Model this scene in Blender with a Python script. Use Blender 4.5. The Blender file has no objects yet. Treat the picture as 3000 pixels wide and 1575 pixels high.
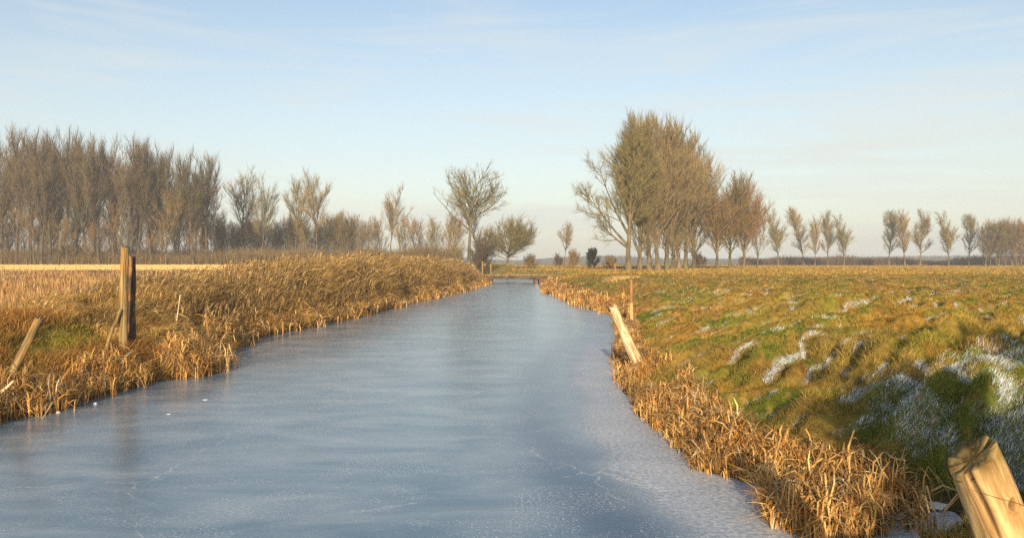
import bpy, math, random
import numpy as np
from mathutils import Vector, Matrix

scene = bpy.context.scene
COL = scene.collection
R3 = math.radians

# ------------------------------------------------------------------ camera
CAMZ = 1.7
F = 2332.0                       # focal length in pixels of the 3000 px wide photo
cam_d = bpy.data.cameras.new("camera")
cam_d.sensor_width = 36
cam_d.lens = 36 * F / 3000
cam_d.clip_start = 0.05
cam_d.clip_end = 6000
cam = bpy.data.objects.new("camera", cam_d)
COL.objects.link(cam)
cam.location = (0, 0, CAMZ)
cam.rotation_euler = (R3(90 - 0.43), 0, 0)
scene.camera = cam

# ------------------------------------------------------------------ light
SUN_EL, SUN_AZ = 14.0, 4.5       # elevation; degrees to the left of straight behind the camera
sdir = Vector((-math.sin(R3(SUN_AZ)) * math.cos(R3(SUN_EL)), -math.cos(R3(SUN_AZ)) * math.cos(R3(SUN_EL)), math.sin(R3(SUN_EL))))
sun_d = bpy.data.lights.new("sun", 'SUN')
sun_d.energy = 5.0
sun_d.angle = R3(0.5)
sun_d.color = (1.0, 0.80, 0.54)
sun = bpy.data.objects.new("sun", sun_d)
COL.objects.link(sun)
sun.rotation_euler = sdir.to_track_quat('Z', 'Y').to_euler()

w = bpy.data.worlds.new("World")
scene.world = w
w.use_nodes = True
nt = w.node_tree
bg = nt.nodes['Background']
bg.inputs['Strength'].default_value = 0.128
sky = nt.nodes.new('ShaderNodeTexSky')
sky.sky_type = 'NISHITA'
sky.sun_disc = False
sky.sun_elevation = R3(SUN_EL)
sky.sun_rotation = math.atan2(sdir.x, sdir.y)
sky.air_density = 1.0
sky.dust_density = 1.0
sky.ozone_density = 1.1
# thin cirrus veils
tc = nt.nodes.new('ShaderNodeTexCoord')
mp = nt.nodes.new('ShaderNodeMapping')
mp.inputs['Scale'].default_value = (1.2, 1.2, 11.0)
mp.inputs['Rotation'].default_value = (0.0, R3(9), 0)
nz = nt.nodes.new('ShaderNodeTexNoise')
nz.inputs['Scale'].default_value = 2.3
nz.inputs['Detail'].default_value = 9
nz.inputs['Roughness'].default_value = 0.58
nz.inputs['Distortion'].default_value = 0.6
rp = nt.nodes.new('ShaderNodeValToRGB')
rp.color_ramp.elements[0].position = 0.45
rp.color_ramp.elements[0].color = (0.0, 0.0, 0.0, 1)
rp.color_ramp.elements[1].position = 0.70
rp.color_ramp.elements[1].color = (0.40, 0.40, 0.40, 1)
mx = nt.nodes.new('ShaderNodeMixRGB')
mx.blend_type = 'MIX'
mx.inputs['Color2'].default_value = (4.5, 4.6, 4.3, 1)
L_ = nt.links.new
L_(tc.outputs['Generated'], mp.inputs['Vector'])
L_(mp.outputs['Vector'], nz.inputs['Vector'])
L_(nz.outputs['Fac'], rp.inputs['Fac'])
sxyz = nt.nodes.new('ShaderNodeSeparateXYZ')
L_(tc.outputs['Generated'], sxyz.inputs[0])
hz = nt.nodes.new('ShaderNodeMapRange')
hz.inputs['From Min'].default_value = 0.0
hz.inputs['From Max'].default_value = 0.34
hz.inputs['To Min'].default_value = 0.70
hz.inputs['To Max'].default_value = 0.07
L_(sxyz.outputs['Z'], hz.inputs['Value'])
addf = nt.nodes.new('ShaderNodeMath'); addf.operation = 'ADD'; addf.use_clamp = True
L_(hz.outputs[0], addf.inputs[0]); L_(rp.outputs['Color'], addf.inputs[1])
L_(addf.outputs[0], mx.inputs['Fac'])
L_(sky.outputs['Color'], mx.inputs['Color1'])
L_(mx.outputs['Color'], bg.inputs['Color'])

vs = scene.view_settings
scene.display_settings.display_device = 'sRGB'
vs.view_transform = 'Standard'
vs.look = 'None'
vs.gamma = 1
vs.use_curve_mapping = False
vs.exposure = 0.5
scene.cycles.use_denoising = False
scene.cycles.use_adaptive_sampling = False
scene.cycles.max_bounces = 6
scene.cycles.diffuse_bounces = 3
scene.cycles.glossy_bounces = 3
scene.cycles.transmission_bounces = 3
scene.cycles.volume_bounces = 1
scene.cycles.transparent_max_bounces = 6

# ------------------------------------------------------------------ helpers
def X_at(px, d):                 # px in the 2576 px wide view of the photo
    return (px * 3000 / 2576 - 1500) / F * d

def Z_at(py, d):
    return CAMZ - (py * 3000 / 2576 - 770) / F * d

def _h(ix, iy, s):
    n = (ix.astype(np.int64) * 374761393 + iy.astype(np.int64) * 668265263 + s * 974634777) & 0xFFFFFFFF
    n = ((n ^ (n >> 13)) * 1274126177) & 0xFFFFFFFF
    n = n ^ (n >> 16)
    return (n & 0xFFFFFF) / float(0xFFFFFF)

def vn(x, y, s=0):
    x = np.asarray(x, float); y = np.asarray(y, float)
    ix = np.floor(x); iy = np.floor(y)
    fx = x - ix; fy = y - iy
    fx = fx * fx * (3 - 2 * fx); fy = fy * fy * (3 - 2 * fy)
    a = _h(ix, iy, s); b = _h(ix + 1, iy, s); c = _h(ix, iy + 1, s); d = _h(ix + 1, iy + 1, s)
    return a + (b - a) * fx + (c - a) * fy + (a - b - c + d) * fx * fy

def fbm(x, y, s=0, o=4):
    t = 0; a = 0.5; n = 0
    for i in range(o):
        t = t + a * vn(x * 2 ** i, y * 2 ** i, s + i * 17); n += a; a *= 0.5
    return t / n

def sm(t):
    t = np.clip(t, 0, 1)
    return t * t * (3 - 2 * t)

def mesh_np(name, V, quads=None, tris=None, mat=None, col=None, smooth=False, matidx=None):
    """one mesh from numpy arrays: V (n,3), quads (m,4), tris (k,3); col per vertex"""
    me = bpy.data.meshes.new(name)
    V = np.asarray(V, np.float32)
    nq = 0 if quads is None else len(quads)
    ntr = 0 if tris is None else len(tris)
    me.vertices.add(len(V)); me.vertices.foreach_set('co', V.ravel())
    idx = []
    if nq: idx.append(np.asarray(quads, np.int32).ravel())
    if ntr: idx.append(np.asarray(tris, np.int32).ravel())
    idx = np.concatenate(idx)
    me.loops.add(len(idx)); me.loops.foreach_set('vertex_index', idx)
    starts = np.concatenate([np.arange(nq) * 4, nq * 4 + np.arange(ntr) * 3]).astype(np.int32)
    me.polygons.add(nq + ntr)
    me.polygons.foreach_set('loop_start', starts)
    if smooth: me.polygons.foreach_set('use_smooth', np.ones(nq + ntr, bool))
    if mat is not None:
        for m in (mat if isinstance(mat, (list, tuple)) else [mat]): me.materials.append(m)
    if matidx is not None:
        me.polygons.foreach_set('material_index', np.asarray(matidx, np.int32))
    if col is not None:
        a = me.color_attributes.new('Col', 'FLOAT_COLOR', 'POINT')
        c = np.ones((len(V), 4), np.float32); c[:, :3] = col
        a.data.foreach_set('color', c.ravel())
    me.update(calc_edges=True)
    me.validate()
    return me

def link(name, me, parent=None, label=None, cat=None, group=None, kind=None, loc=None):
    o = bpy.data.objects.new(name, me)
    COL.objects.link(o)
    if parent is not None: o.parent = parent
    if label: o['label'] = label
    if cat: o['category'] = cat
    if group: o['group'] = group
    if kind: o['kind'] = kind
    if loc is not None: o.location = loc
    return o

# ------------------------------------------------------------------ materials
def new_mat(name):
    m = bpy.data.materials.new(name); m.use_nodes = True
    return m, m.node_tree, m.node_tree.nodes['Principled BSDF']

def veg_mat(name, trans=0.25, rough=0.75):
    m, n, b = new_mat(name)
    out = n.nodes['Material Output']
    at = n.nodes.new('ShaderNodeAttribute'); at.attribute_name = 'Col'
    b.inputs['Roughness'].default_value = rough
    b.inputs['Specular IOR Level'].default_value = 0.15
    n.links.new(at.outputs['Color'], b.inputs['Base Color'])
    if trans > 0:
        t = n.nodes.new('ShaderNodeBsdfTranslucent')
        mxs = n.nodes.new('ShaderNodeMixShader'); mxs.inputs[0].default_value = trans
        n.links.new(at.outputs['Color'], t.inputs['Color'])
        n.links.new(b.outputs[0], mxs.inputs[1]); n.links.new(t.outputs[0], mxs.inputs[2])
        n.links.new(mxs.outputs[0], out.inputs['Surface'])
    return m

def noise_mat(name, c1, c2, scale=(8, 8, 8), rough=0.85, objrand=0.0, bump=0.3, c3=None, detail=6, lo=0.35, hi=0.65):
    m, n, b = new_mat(name)
    tc = n.nodes.new('ShaderNodeTexCoord'); mp = n.nodes.new('ShaderNodeMapping')
    mp.inputs['Scale'].default_value = scale
    no = n.nodes.new('ShaderNodeTexNoise'); no.inputs['Scale'].default_value = 1; no.inputs['Detail'].default_value = detail
    r = n.nodes.new('ShaderNodeValToRGB')
    r.color_ramp.elements[0].position = lo; r.color_ramp.elements[0].color = (*c1, 1)
    r.color_ramp.elements[1].position = hi; r.color_ramp.elements[1].color = (*c2, 1)
    if c3:
        e = r.color_ramp.elements.new((lo + hi) / 2); e.color = (*c3, 1)
    n.links.new(tc.outputs['Object'], mp.inputs['Vector']); n.links.new(mp.outputs[0], no.inputs['Vector'])
    n.links.new(no.outputs['Fac'], r.inputs['Fac'])
    src = r.outputs['Color']
    if objrand > 0:
        oi = n.nodes.new('ShaderNodeObjectInfo')
        hs = n.nodes.new('ShaderNodeHueSaturation')
        mr = n.nodes.new('ShaderNodeMapRange'); mr.inputs['To Min'].default_value = 0.5 - 0.03 * objrand; mr.inputs['To Max'].default_value = 0.5 + 0.03 * objrand
        mr2 = n.nodes.new('ShaderNodeMapRange'); mr2.inputs['To Min'].default_value = 1 + 0.3 * objrand; mr2.inputs['To Max'].default_value = 1 - 0.35 * objrand
        n.links.new(oi.outputs['Random'], mr.inputs['Value']); n.links.new(oi.outputs['Random'], mr2.inputs['Value'])
        n.links.new(mr.outputs[0], hs.inputs['Hue']); n.links.new(mr2.outputs[0], hs.inputs['Value'])
        n.links.new(src, hs.inputs['Color']); src = hs.outputs[0]
    n.links.new(src, b.inputs['Base Color'])
    b.inputs['Roughness'].default_value = rough
    b.inputs['Specular IOR Level'].default_value = 0.2
    if bump:
        bp = n.nodes.new('ShaderNodeBump'); bp.inputs['Strength'].default_value = bump; bp.inputs['Distance'].default_value = 0.02
        n.links.new(no.outputs['Fac'], bp.inputs['Height']); n.links.new(bp.outputs[0], b.inputs['Normal'])
    return m

M_bark = noise_mat('poplar_bark', (0.08, 0.065, 0.035), (0.22, 0.175, 0.09), (3, 3, 0.8), objrand=0.6, bump=0)
M_bark_d = noise_mat('dark_poplar_bark', (0.045, 0.036, 0.022), (0.13, 0.10, 0.055), (3, 3, 0.8), objrand=0.5, bump=0)
M_twig = noise_mat('poplar_twigs', (0.15, 0.105, 0.05), (0.27, 0.20, 0.095), (0.5, 0.5, 0.5), objrand=0.5, bump=0)
M_twig_g = noise_mat('willow_twigs', (0.24, 0.18, 0.065), (0.38, 0.29, 0.11), (0.5, 0.5, 0.5), objrand=0.6, bump=0)
M_twig_r = noise_mat('russet_twigs', (0.24, 0.14, 0.05), (0.36, 0.22, 0.08), (0.5, 0.5, 0.5), objrand=0.5, bump=0)
M_twig_d = noise_mat('dark_twigs', (0.10, 0.07, 0.045), (0.18, 0.12, 0.07), (0.5, 0.5, 0.5), objrand=0.5, bump=0)
M_ever = noise_mat('evergreen_leaves', (0.03, 0.035, 0.015), (0.06, 0.06, 0.03), (1, 1, 1), bump=0)
M_veg = veg_mat('grass_blades', 0.22)
M_dry = veg_mat('dry_reed_blades', 0.15, 0.6)

# ------------------------------------------------------------------ land form
Ly = np.array([-30, 0, 8.36, 9.1, 10.5, 11.4, 11.9, 13.2, 13.9, 15.5, 18, 21.4, 24.5, 35.4, 46, 67, 80, 100, 130])
Lx = np.array([-6, -5.8, -5.42, -5.2, -5.25, -5.15, -4.75, -4.75, -5.25, -5.35, -5.75, -5.25, -4.8, -4.2, -3.0, -1.65, -2.4, -8, -20])
Ry = np.array([-30, 0, 3.6, 4.2, 4.8, 5.45, 5.9, 6.5, 7.6, 10.0, 11.4, 14, 18, 24, 26.4, 31.2, 40.5, 46, 67, 80, 100, 130])
Rx = np.array([1.0, 1.1, 1.2, 1.7, 2.95, 2.95, 2.2, 1.62, 1.55, 1.5, 1.55, 1.8, 2.4, 3.2, 3.3, 2.6, 2.3, 1.85, 2.75, 2.4, -3, -15])
def wob(y, s): return (fbm(y * 1.1, y * 0 + 0.5, s, 3) - 0.5) * 0.35
def Led(y): return np.interp(y, Ly, Lx) + wob(y, 3)
def Red(y): return np.interp(y, Ry, Rx) + wob(y, 9)

CA, SA = math.cos(R3(38)), math.sin(R3(38))
def ridges(x, y):
    """low tussock ridges that run diagonally up the right bank"""
    u = x * CA + y * SA
    v = -x * SA + y * CA
    warp = (fbm(u * 0.5, v * 0.5, 61, 3) - 0.5) * 1.6
    n = fbm(u * 0.65, v * 1.9 + warp, 51, 3)
    n2 = fbm(u * 1.9, v * 4.5 + warp, 57, 2)
    ph = phase(x, y)[2]
    return 0.42 * (n - 0.5) + 0.16 * (n2 - 0.5) + 0.075 * np.cos(2 * np.pi * ph) * (1 - sm((y - 18) / 14))

def phase(x, y):
    u = x * CA + y * SA
    v = -x * SA + y * CA
    return u, v, v / 0.40 + 3.4 * fbm(u * 0.32, v * 0.32, 61, 3) + 0.8 * fbm(u * 1.7, v * 1.7, 66, 3)

def streaks(x, y, cen=0.68):
    """broken narrow troughs between the trodden ridges"""
    u, v, ph = phase(x, y)
    d = np.abs(ph - np.floor(ph) - cen)
    wv = 0.015 + 0.10 * fbm(u * 1.6, v * 3.0, 151, 2)
    return sm(1.25 - d / wv) * sm((fbm(u * 0.8, v * 2.2, 161, 3) - 0.385) / 0.08)

def right_w(x, y): return sm((x - Red(y)) / 1.0) * (1 - 0.75 * sm((y - 22) / 40))

def base_h(x, y):
    l = Led(y); r = Red(y)
    sl = l - x; sr = x - r
    zR = 0.86 + 0.14 * sm((y - 100) / 100)
    zL = 0.80 + 0.55 * sm((y - 20) / 125)
    zR = np.where(y < 4.5, 0.55, zR) if False else zR
    wr = np.interp(y, [0, 5, 8, 12, 30], [4.0, 3.6, 3.8, 4.2, 3.5])
    hr = 0.20 * (1 - np.exp(-np.maximum(sr, 0) / 0.25)) + (zR - 0.20) * sm(sr / wr) ** 0.9
    wl = np.interp(y, [0, 8, 13, 16, 30], [3.6, 3.2, 2.8, 1.8, 1.6])
    hl = 0.16 * (1 - np.exp(-np.maximum(sl, 0) / 0.2)) + (zL - 0.16) * sm(sl / wl)
    # hollow behind the left leaning post
    hl = hl - 0.36 * np.exp(-(((x + 6.3) / 0.85) ** 2 + ((y - 10.0) / 0.5) ** 2))
    chan = -0.35 - 0.0 * x
    z = np.where(sr > 0, hr, np.where(sl > 0, hl, np.maximum(chan, -1.2 * np.minimum(-sl, -sr))))
    # ground beyond the bend of the brook closes the channel
    close = sm((y - 96) / 12)
    z = z * (1 - close) + np.where(x > 0, zR, zL) * close
    # middle ground behind the bridge rises a little
    return z

def H(x, y):
    x = np.asarray(x, float); y = np.asarray(y, float)
    z = base_h(x, y)
    l = Led(y); r = Red(y)
    land = np.where((x > r) | (x < l), 1.0, 0.0)
    near = 1 - sm((y - 60) / 60)
    z = z + land * (fbm(x * 0.35, y * 0.35, 5, 4) - 0.5) * 0.16 * sm(np.maximum(x - r, l - x) / 1.5) * (0.3 + 0.7 * near)
    z = z + (ridges(x, y) - 0.04 * streaks(x, y, 0.48)) * right_w(x, y) * near * np.where(x > r, 1, 0)
    z = z + land * (fbm(x * 2.2, y * 2.2, 15, 3) - 0.5) * 0.16 * near * sm(np.maximum(x - r, l - x) / 0.4)
    return z

def Hs(x, y): return float(H(np.array([x]), np.array([y]))[0])

def frost_mask(x, y):
    """frost stays where a ridge keeps the low sun off: the far side of each ridge"""
    f = streaks(x, y)
    reg = fbm(x * 0.45, y * 0.45, 77, 3)
    f = f * sm((reg - 0.20) / 0.14)
    sr = x - Red(y)
    f = f * sm((sr - 0.5) / 0.8) * (1 - sm((y - 26) / 30))
    # the hollow by the near post that the added bush behind the camera keeps in shade
    sh = sm((x - (2.75 + 0.14 * (y - 6))) / 0.35) * (1 - sm((y - 6.9 - 0.55 * (x - 3)) / 0.6)) * sm((y - 3.9) / 0.4)
    return np.clip(np.maximum(f, sh * (0.45 + 0.55 * streaks(x, y)) * sm((fbm(x * 2.5, y * 2.5, 71, 3) - 0.30) / 0.2)), 0, 1)

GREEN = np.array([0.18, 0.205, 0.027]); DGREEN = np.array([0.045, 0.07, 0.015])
OLIVE = np.array([0.33, 0.27, 0.042]); STRAW = np.array([0.45, 0.27, 0.07])
RUSS = np.array([0.38, 0.17, 0.035]); FROST = np.array([0.72, 0.76, 0.80])
SOIL = np.array([0.075, 0.05, 0.028]); TAN = np.array([0.58, 0.34, 0.11])
PALE = np.array([0.68, 0.46, 0.19])

def mixc(a, b, t): return a * (1 - t)[:, None] + b * t[:, None]

def grass_col_right(x, y, rng):
    n = len(x)
    a = fbm(x * 0.55, y * 0.55, 21, 4); b = fbm(x * 0.8 + 7, y * 0.8, 33, 4)
    far = sm((y - 14) / 45)
    c = mixc(np.tile(GREEN, (n, 1)), OLIVE, sm((a - 0.36) / 0.2))
    c = mixc(c, STRAW, sm((b - 0.46) / 0.12) * 0.6 + far * 0.25)
    c = mixc(c, RUSS * 1.1, sm((fbm(x * 1.3, y * 1.3, 44, 4) - 0.53) / 0.08) * 0.55)
    c = mixc(c, STRAW, (rng.random(n) < 0.16) * 0.7)
    c = mixc(c, DGREEN, (rng.random(n) < 0.15) * 0.6)
    return c

def ground_col(x, y):
    n = len(x)
    rng = np.random.default_rng(3)
    l = Led(y); r = Red(y)
    cr = grass_col_right(x, y, rng) * 0.75
    f = frost_mask(x, y)
    cr = mixc(cr, FROST, f * 0.15)
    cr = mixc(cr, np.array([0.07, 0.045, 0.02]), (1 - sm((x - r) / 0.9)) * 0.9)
    # left: low weeds, then maize stubble on brown soil, then a pale stubble field
    s = l - x
    cl = mixc(np.tile(SOIL, (n, 1)) * 1.6, RUSS * 0.8, sm((fbm(x * 1.2, y * 1.2, 81, 4) - 0.42) / 0.2))
    cl = mixc(cl, np.array([0.03, 0.025, 0.015]), np.exp(-(((x + 6.3) / 0.9) ** 2 + ((y - 9.9) / 0.6) ** 2)) * 0.9)  # shade in the left hollow painted as near-black ground
    stub = sm((y - 12.5) / 2) * sm((s - 3.0) / 1.5)
    litter = sm((fbm(x * 1.5, y * 3.0, 85, 4) - 0.40) / 0.2)
    cs = mixc(np.tile(np.array([0.16, 0.095, 0.05]), (n, 1)), TAN * 0.85, litter * 0.8)
    cl = mixc(cl, cs, stub)
    g = sm((fbm(x * 0.5, y * 0.5, 90, 3) - 0.42) / 0.12) * (1 - stub) * sm((s - 0.8) / 0.8) * sm((13.5 - y) / 2)
    cl = mixc(cl, OLIVE * 0.8, g)
    palef = sm((y - 70 + (x + 30) * 0.02) / 3) * (x < l)
    cl = mixc(cl, np.array([0.62, 0.43, 0.18]), palef * (0.85 + 0.15 * litter))
    c = np.where((x > (l + r) / 2)[:, None], cr, cl)
    # grass verge beyond the bridge
    v = sm((y - 66) / 6) * (np.abs(x + 1) < 9 + 0.04 * y)
    c = mixc(c, np.array([0.30, 0.24, 0.06]), v * 0.7)
    far = sm((y - 260) / 200)
    c = mixc(c, np.array([0.20, 0.17, 0.07]), far)
    inch = (x < r) & (x > l) & (y < 96)
    c[inch] = (0.05, 0.045, 0.035)
    return c

def build_ground():
    ys = [-14.0]
    while ys[-1] < 1800:
        y = ys[-1]
        st = 0.055 if 2.5 < y < 14 else (0.5 if y <= 2.5 else 0.055 + (y - 14) * 0.0075)
        ys.append(y + st)
    ys = np.array(ys)
    xs = [0.0]
    while xs[-1] < 1500:
        x = xs[-1]
        xs.append(x + (0.06 if x < 8.5 else 0.06 + (x - 8.5) * 0.022))
    xs = np.array(xs); xs = np.concatenate([-xs[:0:-1], xs]) - 0.5
    Xg, Yg = np.meshgrid(xs, ys)
    x = Xg.ravel(); y = Yg.ravel()
    z = H(x, y)
    V = np.stack([x, y, z], 1)
    nx, ny = len(xs), len(ys)
    i = np.arange((ny - 1) * (nx - 1)); r_ = i // (nx - 1); c_ = i % (nx - 1); b = r_ * nx + c_
    q = np.stack([b, b + 1, b + nx + 1, b + nx], 1)
    m, n, bs = new_mat('ground_earth_and_turf')
    at = n.nodes.new('ShaderNodeAttribute'); at.attribute_name = 'Col'
    tc = n.nodes.new('ShaderNodeTexCoord')
    no = n.nodes.new('ShaderNodeTexNoise'); no.inputs['Scale'].default_value = 7; no.inputs['Detail'].default_value = 9; no.inputs['Roughness'].default_value = 0.7
    mr = n.nodes.new('ShaderNodeMapRange'); mr.inputs['From Min'].default_value = 0.3; mr.inputs['From Max'].default_value = 0.7
    mr.inputs['To Min'].default_value = 0.45; mr.inputs['To Max'].default_value = 1.35
    mm = n.nodes.new('ShaderNodeMixRGB'); mm.blend_type = 'MULTIPLY'; mm.inputs['Fac'].default_value = 1
    bp = n.nodes.new('ShaderNodeBump'); bp.inputs['Strength'].default_value = 0.8; bp.inputs['Distance'].default_value = 0.06
    n.links.new(tc.outputs['Object'], no.inputs['Vector']); n.links.new(no.outputs['Fac'], mr.inputs['Value'])
    n.links.new(at.outputs['Color'], mm.inputs['Color1']); n.links.new(mr.outputs[0], mm.inputs['Color2'])
    n.links.new(mm.outputs[0], bs.inputs['Base Color']); n.links.new(no.outputs['Fac'], bp.inputs['Height'])
    n.links.new(bp.outputs[0], bs.inputs['Normal']); bs.inputs['Roughness'].default_value = 0.95
    bs.inputs['Specular IOR Level'].default_value = 0.1
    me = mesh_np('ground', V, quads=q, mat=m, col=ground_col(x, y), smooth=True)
    link('ground', me, kind='structure')
build_ground()

# ------------------------------------------------------------------ ice
def build_ice():
    xs = np.arange(-8.5, 6.5, 0.12); ys = np.concatenate([np.arange(-12, 30, 0.15), np.arange(30, 100, 0.5)])
    Xg, Yg = np.meshgrid(xs, ys); x = Xg.ravel(); y = Yg.ravel()
    z = np.zeros_like(x)
    nx, ny = len(xs), len(ys)
    i = np.arange((ny - 1) * (nx - 1)); r_ = i // (nx - 1); c_ = i % (nx - 1); b = r_ * nx + c_
    q = np.stack([b, b + 1, b + nx + 1, b + nx], 1)
    # white frosted ice along the right bank, a darker band beside it
    bx = np.interp(y, [0, 4.9, 6.3, 8, 9.2, 13, 16.5, 22, 30], [1.2, 1.02, 0.82, 0.72, 0.70, 0.92, 1.3, 2.0, 2.6]) + (fbm(y * 0.7, y * 0, 8, 3) - 0.5) * 0.25
    fr = sm((x - bx + 0.15) / 0.45)
    fade = 1 - sm((y - 13) / 8)
    dark = np.exp(-((x - bx + 0.36) / 0.36) ** 2) * fade
    fr = fr * (0.35 + 0.65 * fade)
    patch = fbm(x * 0.5, y * 0.25, 18, 4)
    edgeL = np.exp(-np.maximum(x - Led(y), 0) / 0.5)
    col = np.stack([fr, dark, np.clip(patch, 0, 1)], 1)
    m, n, bs = new_mat('river_ice')
    N = n.nodes.new; Lk = n.links.new
    at = N('ShaderNodeAttribute'); at.attribute_name = 'Col'
    sep = N('ShaderNodeSeparateColor'); Lk(at.outputs['Color'], sep.inputs[0])
    tc = N('ShaderNodeTexCoord')
    def noise(scale, mapscale=(1, 1, 1), detail=6, rough=0.6, dist=0.0):
        mp = N('ShaderNodeMapping'); mp.inputs['Scale'].default_value = mapscale
        no = N('ShaderNodeTexNoise'); no.inputs['Scale'].default_value = scale
        no.inputs['Detail'].default_value = detail; no.inputs['Roughness'].default_value = rough; no.inputs['Distortion'].default_value = dist
        Lk(tc.outputs['Object'], mp.inputs['Vector']); Lk(mp.outputs[0], no.inputs['Vector'])
        return no.outputs['Fac']
    def mrange(v, a, b, c=0.0, d=1.0):
        r = N('ShaderNodeMapRange'); r.inputs['From Min'].default_value = a; r.inputs['From Max'].default_value = b
        r.inputs['To Min'].default_value = c; r.inputs['To Max'].default_value = d
        Lk(v, r.inputs['Value']); return r.outputs[0]
    def math_(op, a, b=None):
        k = N('ShaderNodeMath'); k.operation = op
        for j, v in enumerate((a, b)):
            if v is None: continue
            if isinstance(v, (int, float)): k.inputs[j].default_value = v
            else: Lk(v, k.inputs[j])
        return k.outputs[0]
    def mixrgb(f, a, b):
        k = N('ShaderNodeMixRGB')
        for j, v in enumerate((f, a, b)):
            if isinstance(v, tuple): k.inputs[j].default_value = (*v, 1)
            elif isinstance(v, (int, float)): k.inputs[j].default_value = v
            else: Lk(v, k.inputs[j])
        return k.outputs[0]
    fine = noise(26, (1, 1, 1), 8, 0.75)
    speck = noise(48, (1, 1, 1), 4, 0.8)
    streak = noise(1.1, (0.7, 1.6, 1), 8, 0.62, 0.6)
    big = noise(0.35, (1, 0.6, 1), 5, 0.55, 0.5)
    base = mixrgb(mrange(big, 0.35, 0.65), (0.06, 0.125, 0.19), (0.13, 0.20, 0.25))
    base = mixrgb(math_('MULTIPLY', mrange(streak, 0.42, 0.68, 0, 0.8), mrange(fine, 0.35, 0.65, 0.4, 1.0)), base, (0.37, 0.41, 0.43))
    base = mixrgb(sep.outputs['Green'] and math_('MULTIPLY', sep.outputs['Green'], 1.0), base, (0.02, 0.05, 0.10))
    frm = math_('MULTIPLY', sep.outputs['Red'], mrange(fine, 0.40, 0.60, 0.25, 1.0))
    base = mixrgb(math_('MULTIPLY', frm, 0.75), base, (0.72, 0.70, 0.72))
    # white crystals: fine speckle gathered into patches and along a few old crack lines
    sp = mrange(speck, 0.54, 0.63)
    pz = noise(1.1, (1, 1.3, 1), 6, 0.65, 0.8)
    sp2 = math_('MULTIPLY', sp, mrange(pz, 0.46, 0.60, 0.15, 1.0))
    vo = N('ShaderNodeTexVoronoi'); vo.feature = 'DISTANCE_TO_EDGE'; vo.inputs['Scale'].default_value = 0.42
    mpv = N('ShaderNodeMapping'); mpv.inputs['Scale'].default_value = (1, 0.55, 1); mpv.inputs['Rotation'].default_value = (0, 0, 0.6)
    nd = N('ShaderNodeTexNoise'); nd.inputs['Scale'].default_value = 1.4; nd.inputs['Detail'].default_value = 5
    Lk(tc.outputs['Object'], nd.inputs['Vector'])
    ad = N('ShaderNodeVectorMath'); ad.operation = 'MULTIPLY_ADD'; ad.inputs[1].default_value = (0.7, 0.7, 0)
    Lk(nd.outputs['Color'], ad.inputs[0]); Lk(tc.outputs['Object'], ad.inputs[2])
    Lk(ad.outputs[0], mpv.inputs['Vector']); Lk(mpv.outputs[0], vo.inputs['Vector'])
    crack = math_('MULTIPLY', mrange(vo.outputs['Distance'], 0.0, 0.006, 1, 0), mrange(noise(0.9, (1, 1, 1), 3, 0.6), 0.46, 0.56))
    crack = math_('MULTIPLY', crack, mrange(fine, 0.46, 0.58, 0.0, 0.8))
    white = math_('MAXIMUM', sp2, crack)
    base = mixrgb(white, base, (0.78, 0.76, 0.76))
    Lk(base, bs.inputs['Base Color'])
    bs.inputs['IOR'].default_value = 1.5; bs.inputs['Specular IOR Level'].default_value = 0.75
    rr = math_('ADD', mrange(fine, 0.3, 0.7, 0.14, 0.28), math_('MULTIPLY', math_('MAXIMUM', sep.outputs['Red'], white), 0.28))
    Lk(rr, bs.inputs['Roughness'])
    bp = N('ShaderNodeBump'); bp.inputs['Strength'].default_value = 0.35; bp.inputs['Distance'].default_value = 0.004
    Lk(fine, bp.inputs['Height'])
    bp2 = N('ShaderNodeBump'); bp2.inputs['Strength'].default_value = 0.10; bp2.inputs['Distance'].default_value = 0.006
    Lk(streak, bp2.inputs['Height']); Lk(bp.outputs[0], bp2.inputs['Normal'])
    Lk(bp2.outputs[0], bs.inputs['Normal'])
    me = mesh_np('ice', np.stack([x, y, z], 1), quads=q, mat=m, col=col, smooth=True)
    link('ice', me, kind='structure')
build_ice()

# ------------------------------------------------------------------ grass
def blades(P, az, lean, hgt, wid, col, bend=0.6, rng=None, face=None):
    """leaf blades: base pair, middle pair, tip. az = lean azimuth, lean = horizontal reach / height"""
    n = len(P)
    d = np.stack([np.cos(az), np.sin(az), np.zeros(n)], 1)
    if face is None:
        fa = rng.random(n) * np.pi
        fa = np.where(rng.random(n) < 0.6, (rng.random(n) - 0.5) * 1.2, fa)
    else: fa = face
    s = np.stack([np.cos(fa), np.sin(fa), np.zeros(n)], 1) * (wid / 2)[:, None]
    up = np.array([0, 0, 1.0])
    mid = P + up * (hgt * (0.62 - 0.05 * bend))[:, None] + d * (hgt * lean * 0.40)[:, None]
    tip = P + up * (hgt * (1.0 - 0.35 * bend))[:, None] + d * (hgt * lean * (1.0 + 0.2 * bend))[:, None]
    V = np.empty((n, 5, 3))
    V[:, 0] = P - s; V[:, 1] = P + s; V[:, 2] = mid + s * 0.8; V[:, 3] = mid - s * 0.8; V[:, 4] = tip
    b = (np.arange(n) * 5)[:, None]
    q = b + np.array([0, 1, 2, 3]); t = b + np.array([3, 2, 4])
    c = np.repeat(col[:, None, :], 5, 1)
    return V.reshape(-1, 3), q, t, c.reshape(-1, 3)

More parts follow.
